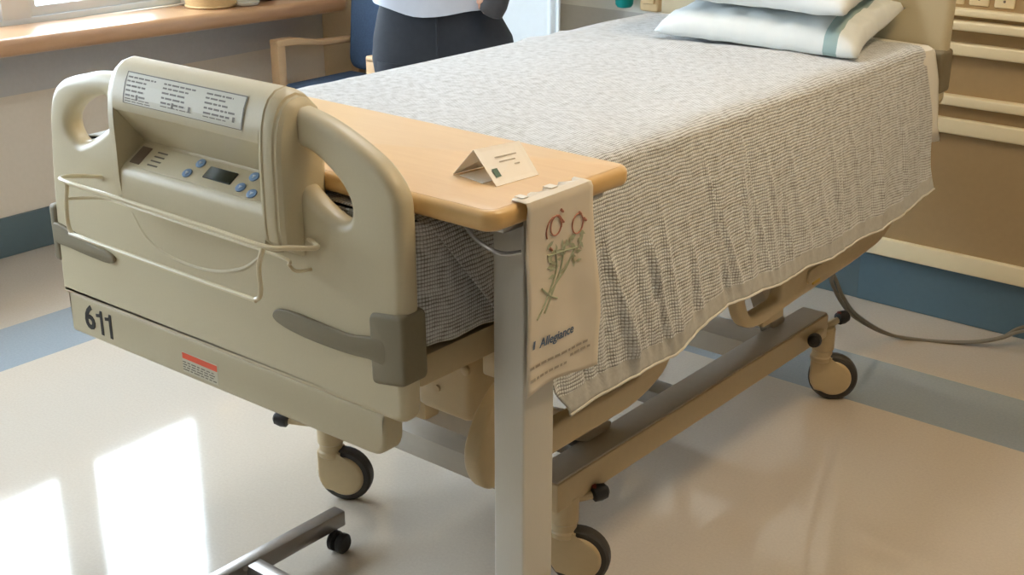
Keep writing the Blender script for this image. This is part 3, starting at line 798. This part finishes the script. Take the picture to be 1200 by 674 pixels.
p2.data.materials[0] = M['pillow_plain']

# ------------------------------------------------------------------ overbed table
TT = 1.075
tb = thing('overbed_table', 'wooden topped overbed table on a square metal post across the foot of the bed', 'overbed table', (0.57, 0.19, 0))
def tpart(b, name, m=None, **k):
    o = b.build(name, m, tb, **k); return o
ot = [(-0.235, 0.055), (0.597, 0.055), (0.614, 0.072), (0.619, 0.400), (0.604, 0.418), (-0.235, 0.434)]
oin = [(-0.226, 0.066), (0.590, 0.066), (0.603, 0.079), (0.608, 0.393), (0.597, 0.407), (-0.226, 0.423)]
ot_r = rounded(ot, 0.012, 5); oin_r = rounded(oin, 0.010, 5)
b = MB(); b.panel(ot_r, [oin_r], 0.032, 0.0, XY(TT - 0.0165), 1)
b2 = MB(); b2.panel(ot_r, [rounded([(p[0] * 0.97 + 0.006, p[1] * 0.86 + 0.034) for p in oin], 0.01, 5)], 0.034, 0.013, XY(TT - 0.0175), 4)
b.bm.free()
tpart(b2, 'edge_band', 'edge')['label'] = 'honey coloured rounded wooden edge'
tpart(MB().panel(oin_r, [], 0.030, 0.001, XY(TT - 0.015), 1), 'tabletop', 'laminate')
b = MB(); b.panel(rounded([(0.538, 0.147), (0.602, 0.147), (0.602, 0.228), (0.538, 0.228)], 0.004, 3), [], TT - 0.034 - 0.075, 0.001, XY((TT - 0.034 + 0.075) / 2), 1)
tpart(b, 'post', 'alu', angle=50)
b = MB(); b.box(0.30, 0.60, 0.10, 0.36, TT - 0.046, TT - 0.033, 0.004)
b.tube(crom([(0.52, 0.10, TT - 0.045), (0.545, 0.105, TT - 0.070), (0.585, 0.11, TT - 0.082), (0.61, 0.13, TT - 0.080)], 5, False), 0.004, 8)
tpart(b, 'height_lever', 'steel')
b = MB(); b.box(-0.215, 0.55, 0.168, 0.207, 0.048, 0.083, 0.004)
b.box(-0.225, -0.188, -0.09, 0.462, 0.046, 0.086, 0.004).box(0.540, 0.600, -0.09, 0.462, 0.046, 0.086, 0.004)
b.bar((-0.20, 0.150, 0.078), (-0.185, 0.168, 0.078), 0.008, 0.010, 0.002)
tpart(b, 'base', 'base_steel')
for (x, y) in ((-0.175, 0.425), (-0.175, -0.05), (0.57, 0.425), (0.57, -0.05)):
    b = MB()
    for s_ in (-1, 1): b.lathe((x + s_ * 0.003, y, 0.0245), (s_, 0.15 * s_, 0), [(0.020, 0), (0.0243, 0.003), (0.0243, 0.014), (0.019, 0.019), (0.006, 0.020)], 20)
    b.tube([(x - 0.012, y, 0.025), (x - 0.022, y, 0.052)], 0.008, 8)
    tpart(b, 'caster', 'black')['label'] = 'small black twin wheel caster'
rebase(tb)

# tent card
b = MB(); b.use('paper')
L0, L1 = Vector((0.428, 0.178, TT + 0.001)), Vector((0.438, 0.272, TT + 0.001))
T0, T1 = Vector((0.467, 0.184, TT + 0.047)), Vector((0.487, 0.276, TT + 0.047))
R0, R1_ = Vector((0.529, 0.168, TT + 0.001)), Vector((0.537, 0.265, TT + 0.001))
def slab(b, a, c, d, e, t=0.0008):
    n = (c - a).cross(e - a).normalized() * t
    vs = [b.bm.verts.new(p) for p in (a, c, d, e, a + n, c + n, d + n, e + n)]
    b._tag([b.bm.faces.new([vs[i] for i in f]) for f in ((0, 1, 2, 3), (7, 6, 5, 4), (0, 4, 5, 1), (1, 5, 6, 2), (2, 6, 7, 3), (3, 7, 4, 0))])
slab(b, L0, L1, T1, T0); slab(b, T0, T1, R1_, R0); slab(b, L0 + Vector((0.012, 0.002, 0.0)), L1 + Vector((0.012, 0, 0)), R1_ + Vector((-0.03, 0, 0)), R0 + Vector((-0.03, 0, 0)))
card = b.build('tent_card', None, None, smooth=False)
tag(card, 'cream folded tent card standing on the overbed table', 'card')
nface = (T1 - T0).cross(R0 - T0).normalized()
if nface.z < 0: nface = -nface
def oncard(s0, t0, s1, t1, h=0.0012):
    P = lambda s_, t_: T0.lerp(T1, s_).lerp(R0.lerp(R1_, s_), t_) + nface * h
    return [P(s0, t0), P(s1, t0), P(s1, t1), P(s0, t1)]
b = MB(); b.use('cardgreen').poly(oncard(0.10, 0.58, 0.22, 0.80))
b.use('greyink')
for k, (s0, s1) in enumerate(((0.30, 0.78), (0.34, 0.70), (0.62, 0.74))): b.poly(oncard(s0, 0.30 + 0.13 * k, s1, 0.335 + 0.13 * k))
b.build('printed_logo', None, card, smooth=False, recalc=False)['label'] = 'small green printed logo'

# plastic bag hanging from the table end
def bagx(y, z):
    d = (1.085 - z)
    return 0.6215 + 0.010 * math.exp(-d * 14) * (1 if d > 0.015 else d / 0.015) + 0.004 * math.sin(y * 26 + z * 7) * min(1, d * 6) + 0.009 * noise.noise(Vector((y * 14, z * 9, 0.4))) * min(1, d * 8) + 0.012 * d
def bagtop(s_):
    return 1.077
b = MB(); b.use('bag'); n, m = 16, 44; rows = []
for j in range(m + 1):
    f = j / m; r = []
    for i in range(n + 1):
        g = i / n
        ya = 0.122 + 0.006 * f; yb = 0.286 + 0.030 * min(1, f * 1.4)
        y = ya + (yb - ya) * g
        zt = 1.077; zb = 0.752 + 0.012 * math.sin(g * 5) * 0.5 + 0.0 * g
        z = zt + (zb - zt) * f
        r.append((bagx(y, z), y, z))
    rows.append(r)
top = [[(0.598 - 0.006 * math.sin(i * 1.7), y, TT + 0.0022) for i, (x, y, z) in enumerate(rows[0])], [(0.612, y, TT + 0.0026) for (x, y, z) in rows[0]]]
b.loft(top + rows, cap=False, closed=False)
bag = b.build('plastic_bag', None, None, angle=60)
tag(bag, 'pale printed plastic bag taped to the end of the overbed table', 'bag')
sm = bag.modifiers.new('film', 'SOLIDIFY'); sm.thickness = 0.0012; sm.offset = 0
def onbag(y0, z0, h=0.0022):
    return lambda u, v, w: (bagx(y0 + u, z0 + v) + h + w, y0 + u, z0 + v)
MB().text('Allegiance', 0.0215, onbag(0.203, 0.835), 0.0004, shear=0.2, bold=0.0003).build('brand_word', 'blueink', bag, smooth=False)['label'] = 'blue printed word'
b = MB(); b.use('greyink'); random.seed(5)
for (y0, y1, z) in ((0.132, 0.285, 0.800), (0.132, 0.225, 0.779), (0.24, 0.29, 0.789)):
    y = y0
    while y < y1:
        w = random.uniform(0.006, 0.016); f_ = onbag(y, z)
        b.poly([f_(0, -0.0022, 0), f_(w, -0.0022, 0), f_(w, 0.0022, 0), f_(0, 0.0022, 0)]); y += w + 0.003
m_ = MB(); f_ = onbag(0.140, 0.838); m_.poly([f_(0, -0.007, 0), f_(0.006, -0.007, 0), f_(0.008, 0.007, 0), f_(0.002, 0.007, 0)])
m_.build('brand_mark', 'blueink', bag, smooth=False, recalc=False)
b.build('small_print', None, bag, smooth=False, recalc=False)['label'] = 'lines of faint grey print'
b = MB(); b.use('redink')
for (cy, cz, ry, rz) in ((0.194, 1.026, 0.014, 0.0165), (0.250, 1.015, 0.014, 0.0165), (0.189, 1.020, 0.019, 0.022)):
    b.tube([Vector(onbag(cy + ry * math.cos(a), cz + rz * math.sin(a), 0.0016)(0, 0, 0)) for a in [2 * PI * k / 24 for k in range(24 if cy != 0.189 else 15)]], 0.0012, 6, closed=(cy != 0.189))
for (cy, cz) in ((0.207, 1.032), (0.252, 1.034), (0.266, 1.020), (0.180, 0.992), (0.203, 1.050)):
    b.tube([onbag(cy, cz, 0.0016)(0, 0, 0), onbag(cy + 0.006, cz - 0.005, 0.0016)(0, 0, 0)], 0.0022, 6)
b.use('greenink'); random.seed(11)
for st in ([(0.195, 0.985), (0.200, 0.955), (0.190, 0.930), (0.165, 0.895), (0.150, 0.880)], [(0.245, 0.975), (0.225, 0.945), (0.205, 0.930), (0.185, 0.915)], [(0.218, 0.985), (0.212, 0.950), (0.195, 0.92), (0.17, 0.885)], [(0.175, 0.98), (0.25, 0.975)], [(0.16, 0.93), (0.185, 0.91), (0.205, 0.90)]):
    b.tube([onbag(p[0], p[1], 0.0014)(0, 0, 0) for p in crom([(a, c, 0) for a, c in st], 5, False)], 0.0016, 6)
for k in range(44):
    cy, cz = random.uniform(0.175, 0.262), random.uniform(0.940, 0.998); a = random.uniform(0, PI)
    f_ = onbag(cy, cz, 0.0012 + k * 0.00002); L = random.uniform(0.006, 0.012); W = L * 0.35
    b.poly([f_(L * math.cos(a), L * math.sin(a), 0), f_(-W * math.sin(a), W * math.cos(a), 0), f_(-L * math.cos(a), -L * math.sin(a), 0), f_(W * math.sin(a), -W * math.cos(a), 0)])
b.build('flower_drawing', None, bag, smooth=False, recalc=False)['label'] = 'drawing of two red flowers on green stems'
for (y, w) in ((0.135, 0.014), (0.205, 0.018)):
    MB().box(0.592, 0.609, y, y + w, TT + 0.0042, TT + 0.0050).build('tape', 'tape', bag, smooth=False)['label'] = 'white tape'

# ------------------------------------------------------------------ headwall unit beside the bed
hu = thing('headwall_unit', 'tan service panel with cream rails on the wall behind the bed', 'wall panel', (1.2, YH, 0))
def hpart(b, name, m=None, label=None):
    o = b.build(name, m, hu)
    if label: o['label'] = label
    return o
X0, X1 = 0.04, 3.1
hpart(MB().box(X0, X1, YH - 0.028, YH - 0.001, 0.18, 1.50), 'back_panel', 'brown_lam')
hpart(MB().box(X0, X1, YH - 0.016, YH - 0.001, 0.002, 0.18), 'kick_panel', 'bluevinyl', 'blue panel along the floor')
for (z0, z1, d) in ((0.184, 0.247, 0.045), (0.640, 0.690, 0.050), (0.733, 0.765, 0.060), (0.892, 0.930, 0.060), (0.972, 1.000, 0.075), (1.014, 1.036, 0.062)):
    hpart(MB().box(X0, X1, YH - d, YH - 0.020, z0, z1, 0.006, 3), 'rail', 'cream_metal', 'cream horizontal rail')
for k in range(9):
    x = 0.235 + k * 0.078
    if 3 <= k % 5 <= 4 and k > 2: continue
    b = MB(); b.use('cream_metal').box(x, x + 0.062, YH - 0.034, YH - 0.020, 1.046, 1.12, 0.004)
    b.use('print')
    for zz in (1.066, 1.100): b.lathe((x + 0.031, YH - 0.034, zz), (0, -1, 0), [(0.004, 0), (0.004, 0.001)], 10)
    hpart(b, 'outlet_plate')
rebase(hu)

# power cord
b = MB()
for dx, dz in ((0.0, 0.0), (0.010, 0.012)):
    pts = crom([(0.43 + dx, 1.60, 0.53), (0.400, 1.70, 0.46 + dz), (0.366 + dx, 1.78, 0.405 + dz), (0.319 + dx, 1.95, 0.29 + dz * 0.8), (0.289 + dx, 2.12, 0.18 + dz * 0.6), (0.275 + dx, 2.36, 0.05 + dz * 0.2), (0.323 + dx, 2.46, 0.0065), (0.48, 2.53 + dx, 0.0075), (0.581, 2.58 + dx, 0.033), (0.644, 2.62 + dx, 0.064 + dz), (0.80, 2.655, 0.115), (0.95, 2.698, 0.12 + dz)], 8, False)
    b.tube(pts, 0.0055, 8)
tag(b.build('power_cord', 'cord'), 'grey power cord trailing from the bed to the wall panel', 'cord')

# ------------------------------------------------------------------ wall fittings behind the bed
b = MB(); b.lathe((-0.955, YH - 0.062, 0.918), (0, 0, 1), [(0.010, 0), (0.026, 0.004), (0.033, 0.014), (0.034, 0.03), (0.034, 0.20), (0.030, 0.215), (0.016, 0.222)], 24)
cn = b.build('canister', 'teal'); tag(cn, 'teal cylindrical canister mounted on the white wall', 'canister')
b = MB(); b.box(-1.0, -0.905, YH - 0.03, YH - 0.001, 0.99, 1.18, 0.006).box(-0.975, -0.93, YH - 0.05, YH - 0.03, 1.07, 1.12, 0.004)
b.build('bracket', 'white_plastic', cn)['label'] = 'white wall bracket'
b = MB(); b.box(-0.905 + 0.02, -0.80, YH - 0.07, YH - 0.001, 0.915, 1.12, 0.012, 3)
db = b.build('dispenser_box', 'tanbox'); tag(db, 'tan box mounted on the wall beside the teal canister', 'dispenser')
MB().box(-0.868, -0.817, YH - 0.078, YH - 0.068, 0.945, 1.09, 0.004).build('cover', 'tanbox', db)

# privacy curtain by the wall
ct = thing('curtain', 'pale grey blue curtain hanging behind the person', 'curtain', (-1.5, 2.46, 0))
rows = []
for z in (0.35, 0.8, 1.3, 1.8, 2.3, 2.58):
    r = []
    for i in range(90):
        x = -1.80 + 0.665 * i / 89
        a = 0.010 * max(0, 1 - abs(x + 1.160) / 0.05)
        y = 2.50 + a * math.sin(x * 150) + 0.012 * math.sin(x * 9)
        r.append((x, y, z))
    rows.append(r)
b = MB(); b.loft(rows, cap=False, closed=False); o = b.build('fabric', 'curtain', ct, angle=80)
sm = o.modifiers.new('cloth', 'SOLIDIFY'); sm.thickness = 0.003
b = MB(); b.tube([(-1.95, 2.50, 2.62), (-1.0, 2.50, 2.62)], 0.012, 10)
for x in (-1.9, -1.05): b.tube([(x, 2.50, 2.62), (x, 2.50, ZC - 0.001)], 0.008, 8)
b.build('track', 'steel', ct)
for k in range(7):
    x = -1.78 + 0.56 * k / 6
    MB().tube([(x + 0.016 * math.cos(a), 2.50, 2.605 + 0.030 * math.sin(a)) for a in [2 * PI * q / 14 for q in range(14)]], 0.002, 6, closed=True).build('ring', 'steel', ct)
rebase(ct)

# ------------------------------------------------------------------ armchair by the window
ac = thing('armchair', 'wooden armchair with dark blue seat and back by the window wall', 'armchair', (-2.10, 2.4, 0))
def apart(b, name, m): return b.build(name, m, ac)
def wood_bar(b, p, q, w, h): b.bar(p, q, w, h, 0.006)
for sx in (-1, 1):
    x = -2.400 if sx < 0 else -1.830
    b = MB()
    b.box(x - 0.025, x + 0.025, 2.195, 2.240, 0.0, 0.690, 0.006)
    apart(b, 'leg', 'chairwood')
    b = MB(); b.box(x - 0.025, x + 0.025, 2.655, 2.700, 0.0, 0.66, 0.006); apart(b, 'leg', 'chairwood')
    b = MB(); b.panel(rounded([(2.195, 0.700), (2.30, 0.697), (2.45, 0.668), (2.70, 0.655), (2.70, 0.632), (2.45, 0.644), (2.30, 0.666), (2.195, 0.670)], 0.01, 4), [], 0.052, 0.006, YZ(x), 2)
    apart(b, 'armrest', 'chairwood')
for q in ((-2.376, -1.856, 2.205, 2.228), (-2.376, -1.856, 2.665, 2.690), (-2.412, -2.388, 2.24, 2.655), (-1.842, -1.818, 2.24, 2.655)):
    apart(MB().box(*q, 0.33, 0.398, 0.004), 'seat_rail', 'chairwood')
apart(MB().box(-2.368, -1.864, 2.200, 2.60, 0.400, 0.520, 0.025, 4), 'seat_cushion', 'chairblue')
bk = MB(); bk.panel(rounded([(-2.345, 0.535), (-1.885, 0.535), (-1.880, 1.02), (-2.350, 1.02)], 0.06, 6), [], 0.07, 0.025, lambda u, v, w: (u, 2.592 + w + (v - 0.535) * 0.10, v), 4)
apart(bk, 'backrest', 'chairblue')
for x in (-2.29, -1.94): apart(MB().bar((x, 2.612, 0.36), (x, 2.652, 0.75), 0.03, 0.022, 0.004), 'back_support', 'chairwood')
rebase(ac)

# ------------------------------------------------------------------ things on the sill
b = MB()
n = 40
rings = []
for (r_, z) in ((0.085, 0.0), (0.098, 0.004), (0.106, 0.05), (0.112, 0.10), (0.115, 0.14), (0.118, 0.15), (0.108, 0.15), (0.103, 0.06), (0.02, 0.055)):
    rings.append([(-2.575 + r_ * math.cos(2 * PI * k / n), 2.03 + r_ * 1.05 * math.sin(2 * PI * k / n), 0.8430 + z) for k in range(n)])
b.loft(rings); bs = b.build('basket', 'basket'); tag(bs, 'tan woven basket standing on the window sill', 'basket')
for z in (0.846, 0.989): MB().tube([(-2.575 + (0.100 if z < 0.9 else 0.119) * math.cos(2 * PI * k / 30), 2.03 + (0.105 if z < 0.9 else 0.124) * math.sin(2 * PI * k / 30), z + 0.004) for k in range(46)], 0.005, 6, closed=True).build('rim', 'basket', bs)
b = MB(); b.lathe((-2.50, 2.150, 0.8405), (0, 0, 1), [(0.035, 0), (0.052, 0.004), (0.056, 0.014), (0.052, 0.015), (0.045, 0.008)], 24)
tag(b.build('dish', 'tray'), 'small pale dish on the window sill beside the basket', 'dish')
pt = thing('dried_plant', 'dark brown dried stems in a pot at the end of the window sill', 'dried plant', (-2.575, 2.30, 0.838))
b = MB(); b.lathe((-2.575, 2.30, 0.838), (0, 0, 1), [(0.045, 0), (0.052, 0.003), (0.066, 0.09), (0.070, 0.10), (0.062, 0.10), (0.055, 0.06)], 24); b.build('pot', 'twig', pt)
b = MB(); random.seed(9)
for k in range(26):
    a = random.uniform(0, 2 * PI); r_ = random.uniform(0.01, 0.045); R_ = r_ + random.uniform(0.02, 0.10); h = random.uniform(0.10, 0.30)
    x0_, y0_ = -2.575 + r_ * math.cos(a), 2.30 + r_ * math.sin(a)
    b.tube(crom([(x0_, y0_, 0.915), (x0_ + (R_ - r_) * 0.4 * math.cos(a), y0_ + (R_ - r_) * 0.4 * math.sin(a), 0.95 + h * 0.4), (max(-2.66, -2.575 + R_ * math.cos(a)), 2.30 + R_ * math.sin(a), 0.93 + h)], 4, False), 0.0028, 6)
b.build('stems', 'twig', pt)
rebase(pt)

# ------------------------------------------------------------------ person standing behind the bed
def skin_mesh(name, nodes, links, mat_, root=0, sub=2, parent=None):
    me = bpy.data.meshes.new(name); me.from_pydata([n_[0] for n_ in nodes], links, [])
    o = bpy.data.objects.new('tmp', me); COL.objects.link(o)
    md = o.modifiers.new('s', 'SKIN'); md.use_smooth_shade = True
    sv = me.skin_vertices[0].data
    for i, n_ in enumerate(nodes):
        r_ = n_[1]; sv[i].radius = (r_, r_) if not isinstance(r_, tuple) else r_
        sv[i].use_root = (i == root)
    ss = o.modifiers.new('u', 'SUBSURF'); ss.levels = sub; ss.render_levels = sub
    dg = bpy.context.evaluated_depsgraph_get(); dg.update()
    m2 = bpy.data.meshes.new_from_object(o.evaluated_get(dg))
    bpy.data.objects.remove(o); bpy.data.meshes.remove(me)
    m2.name = name; m2.materials.clear(); m2.materials.append(M[mat_])
    for p in m2.polygons: p.use_smooth = True
    r = bpy.data.objects.new(name, m2); COL.objects.link(r)
    if parent is not None: r.parent = parent
    return r
PER = thing('person', 'person in black trousers and pale blue shirt standing beside the bed near the curtain', 'person', (-1.035, 1.735, 0))
PER.rotation_euler = (0, 0, math.radians(38))
# local frame: person faces -y, own left hand at +x
nodes, links = [], []
def nd(p, r): nodes.append((p, r)); return len(nodes) - 1
def ch(*ids):
    for a, c in zip(ids, ids[1:]): links.append((a, c))
pel = nd((0, 0, 0.92), (0.13, 0.10)); wst = nd((0, 0, 1.08), (0.115, 0.085)); che = nd((0, 0.005, 1.26), (0.135, 0.095)); clv = nd((0, 0.01, 1.395), (0.08, 0.055))
nk = nd((0, 0.010, 1.475), 0.047); hd0 = nd((0, -0.012, 1.545), (0.052, 0.066)); hd1 = nd((0, -0.008, 1.62), (0.074, 0.090)); hd2 = nd((0, 0.002, 1.695), (0.062, 0.074))
ch(pel, wst, che, clv, nk, hd0, hd1, hd2)
def leg_(s_):
    h = nd((s_ * 0.09, 0, 0.84), 0.085); k = nd((s_ * 0.10, -0.01, 0.47), 0.055); c = nd((s_ * 0.102, 0.02, 0.33), 0.052); a = nd((s_ * 0.105, 0.03, 0.09), 0.036); t = nd((s_ * 0.115, -0.10, 0.035), 0.032)
    ch(pel, h, k, c, a, t)
leg_(1); leg_(-1)
def hand(w, dirv, up, s_):
    """palm and five fingers curled round something; dirv: where the fingers point, up: back of hand."""
    d = Vector(dirv).normalized(); u = Vector(up).normalized(); sd = d.cross(u).normalized() * s_
    W = Vector(w)
    pm = nd(tuple(W + d * 0.045), (0.030, 0.020))
    for k, (off, L) in enumerate(((0.028, 0.066), (0.010, 0.074), (-0.009, 0.070), (-0.026, 0.054))):
        r0 = W + d * 0.080 + sd * off
        a = nd(tuple(r0), 0.0098); b_ = nd(tuple(r0 + d * L * 0.42 - u * L * 0.15), 0.0090); c_ = nd(tuple(r0 + d * L * 0.52 - u * L * 0.62), 0.0085); e = nd(tuple(r0 + d * L * 0.22 - u * L * 0.85), 0.0078)
        ch(pm, a, b_, c_, e)
    t0 = nd(tuple(W + d * 0.03 + sd * 0.030 - u * 0.006), 0.0125); t1 = nd(tuple(W + d * 0.062 + sd * 0.046 - u * 0.022), 0.0105); t2 = nd(tuple(W + d * 0.086 + sd * 0.036 - u * 0.044), 0.009)
    ch(pm, t0, t1, t2)
    return pm
# own left arm: elbow bent, hand at the hip holding a pouch
sl = nd((0.168, 0.012, 1.350), 0.050); el = nd((0.265, 0.07, 1.13), 0.043); wl = nd((0.215, -0.115, 1.135), 0.029)
ch(clv, sl, el, wl); pl_ = hand((0.215, -0.115, 1.135), (-0.35, -0.45, -0.75), (0.55, -0.80, 0.2), -1); ch(wl, pl_)
sr = nd((-0.168, 0.012, 1.350), 0.050); er = nd((-0.245, 0.06, 1.13), 0.043); wr = nd((-0.12, -0.16, 1.20), 0.029)
ch(clv, sr, er, wr); pr_ = hand((-0.12, -0.16, 1.20), (0.75, -0.35, 0.25), (-0.1, -0.9, 0.3), 1); ch(wr, pr_)
body = skin_mesh('body', nodes, links, 'skin', 0, 2, PER)
# face
MB().lathe((0, -0.088, 1.600), (0, -1, 0.1), [(0.016, 0), (0.014, 0.010), (0.007, 0.022)], 12).build('nose', 'skin', PER)
for s_ in (-1, 1):
    MB().lathe((s_ * 0.074, 0.005, 1.605), (s_, 0, 0), [(0.020, 0), (0.024, 0.006), (0.014, 0.012)], 14).build('ear', 'skin', PER)
    b = MB(); b.use('white_plastic').lathe((s_ * 0.031, -0.084, 1.622), (0, -1, 0), [(0.012, 0), (0.011, 0.006), (0.007, 0.010)], 14)
    b.use('ink').lathe((s_ * 0.031, -0.0935, 1.622), (0, -1, 0), [(0.0055, 0), (0.004, 0.002)], 12); b.build('eye', None, PER)
b = MB(); b.tube([(-0.022, -0.086, 1.560), (0, -0.092, 1.557), (0.022, -0.086, 1.560)], 0.0045, 8); b.build('mouth', 'redink', PER)
b = MB(); rings = []
for k in range(9):
    a = k / 8 * PI / 2; r_ = math.cos(a)
    rings.append([(0.086 * r_ * math.cos(q), 0.012 + 0.100 * r_ * math.sin(q), 1.655 + 0.095 * math.sin(a) - (0.05 * max(0, math.sin(q)) if k == 0 else 0)) for q in [2 * PI * i / 28 for i in range(28)]])
b.loft(rings); b.build('hair', 'hair', PER)
# trousers
def ell(cx, cy, z, rx, ry, n=36, p=2.3):
    out = []
    for k in range(n):
        a = 2 * PI * k / n; c, s_ = math.cos(a), math.sin(a)
        out.append((cx + rx * math.copysign(abs(c) ** (2 / p), c), cy + ry * math.copysign(abs(s_) ** (2 / p), s_), z))
    return out
b = MB()
b.loft([ell(0, 0, 1.085, 0.172, 0.118), ell(0, 0, 1.00, 0.196, 0.130), ell(0.012, 0.005, 0.93, 0.224, 0.135), ell(0.016, 0.005, 0.86, 0.234, 0.132), ell(0, 0.0, 0.80, 0.208, 0.122), ell(0, 0.0, 0.77, 0.195, 0.105)])
for s_ in (-1, 1):
    b.loft([ell(s_ * 0.108, 0, 0.86, 0.098, 0.115), ell(s_ * 0.108, 0, 0.74, 0.098, 0.110), ell(s_ * 0.108, -0.003, 0.50, 0.080, 0.090), ell(s_ * 0.108, 0.01, 0.25, 0.073, 0.085), ell(s_ * 0.108, 0.01, 0.045, 0.072, 0.088)])
b.tube(crom([(0.003, -0.127, 1.02), (0.004, -0.138, 0.93), (0.002, -0.130, 0.84)], 5, False), 0.004, 6)
b.build('trousers', 'trousers', PER, angle=60)
for s_ in (-1, 1):
    b = MB(); b.loft([[(s_ * 0.112 + q[0], q[1] - 0.045, q[2]) for q in ell(0, 0, 0.003, 0.047, 0.140)], [(s_ * 0.112 + q[0], q[1] - 0.045, q[2]) for q in ell(0, 0, 0.03, 0.048, 0.142)], [(s_ * 0.112 + q[0], q[1] - 0.02, q[2]) for q in ell(0, 0, 0.075, 0.040, 0.100)], [(s_ * 0.112 + q[0], q[1] + 0.01, q[2]) for q in ell(0, 0, 0.095, 0.036, 0.055)]])
    b.build('shoe', 'shoe', PER)
# shirt, untucked, with a wavy hem
b = MB(); rings = []
for (z, rx, ry) in ((0, 0.212, 0.150), (0.03, 0.208, 0.147), (0.10, 0.190, 0.138), (0.20, 0.178, 0.130), (0.30, 0.182, 0.134), (0.36, 0.184, 0.122), (0.405, 0.160, 0.100), (0.44, 0.110, 0.080), (0.470, 0.062, 0.060), (0.485, 0.057, 0.058)):
    r = ell(0, 0.004, 0, rx, ry, 48)
    rr = []
    for k, q in enumerate(r):
        a = 2 * PI * k / 48
        hem = 1.032 + 0.022 * abs(math.sin(a * 1.0)) * 0 + 0.020 * math.cos(a) ** 2 - 0.016 * abs(math.sin(a)) + 0.006 * math.sin(a * 5 + 1.0)
        zz = hem + z if z < 0.05 else 1.0 + z - 0.006
        w_ = 1 + 0.02 * math.sin(a * 7) * max(0, 1 - z * 5)
        rr.append((q[0] * w_, q[1] * w_, zz))
    rings.append(rr)
b.loft(rings, cap=False)
for s_, E, W_ in ((1, (0.265, 0.07, 1.13), (0.222, -0.070, 1.138)), (-1, (-0.245, 0.06, 1.13), (-0.150, -0.115, 1.183))):
    b.tube(crom([(s_ * 0.11, 0.008, 1.385), (s_ * 0.168, 0.012, 1.352), (s_ * 0.215, 0.035, 1.25), E, tuple(Vector(E).lerp(Vector(W_), 0.5)), W_], 5, False), [0.060 + 0.002 * q for q in range(5)] + [0.068] * 5 + [0.062] * 5 + [0.056] * 5 + [0.050] * 5 + [0.042], 16)
so = b.build('shirt', 'shirt', PER, angle=70)
# dark pouch held at the hip (its own thing)
R = Matrix.Translation(Vector(PER.location)) @ Matrix.Rotation(math.radians(38), 4, 'Z')
b = MB(); rings = []
for (z, rx, ry) in ((-0.060, 0.018, 0.010), (-0.052, 0.038, 0.016), (-0.02, 0.044, 0.020), (0.02, 0.042, 0.020), (0.052, 0.034, 0.015), (0.060, 0.016, 0.008)):
    rings.append([tuple(R @ (Matrix.Translation((0.190, -0.172, 1.075)) @ Matrix.Rotation(-0.4, 4, 'Z') @ Matrix.Rotation(0.35, 4, 'Y') @ Vector((q[0], q[1], q[2])))) for q in ell(0, 0, z, rx, ry, 20, 2.6)])
b.loft(rings)
po = b.build('pouch', 'pouch'); tag(po, 'small dark pouch held at the hip of the person', 'pouch')
b = MB(); b.tube([tuple(R @ Vector(p)) for p in crom([(0.180, -0.178, 1.115), (0.195, -0.172, 1.15), (0.205, -0.165, 1.14), (0.20, -0.168, 1.11)], 6, False)], 0.004, 6); b.build('strap', 'pouch', po)

# ------------------------------------------------------------------ sky, camera, view
w = bpy.data.worlds.new('daylight'); SC.world = w; w.use_nodes = True
bg = w.node_tree.nodes['Background']; bg.inputs[0].default_value = (0.75, 0.88, 1.0, 1); bg.inputs[1].default_value = 20.0

cam = bpy.data.cameras.new('camera'); co = bpy.data.objects.new('camera', cam); COL.objects.link(co)
cam.sensor_fit = 'HORIZONTAL'; cam.sensor_width = 36.0; cam.lens = 1509.0 / 1200.0 * 36.0; cam.clip_start = 0.05
co.location = (1.787, -1.320, 1.650)
co.rotation_euler = (math.radians(90 - 20.9), 0, math.radians(39.5))
SC.camera = co
SC.view_settings.view_transform = 'Standard'; SC.view_settings.look = 'None'
SC.view_settings.exposure = -0.30; SC.view_settings.gamma = 1.0; SC.view_settings.use_curve_mapping = False
try:
    SC.cycles.use_denoising = True; SC.cycles.max_bounces = 8; SC.cycles.diffuse_bounces = 5
    SC.cycles.sample_clamp_indirect = 6.0; SC.cycles.caustics_reflective = False; SC.cycles.caustics_refractive = False
except Exception: pass
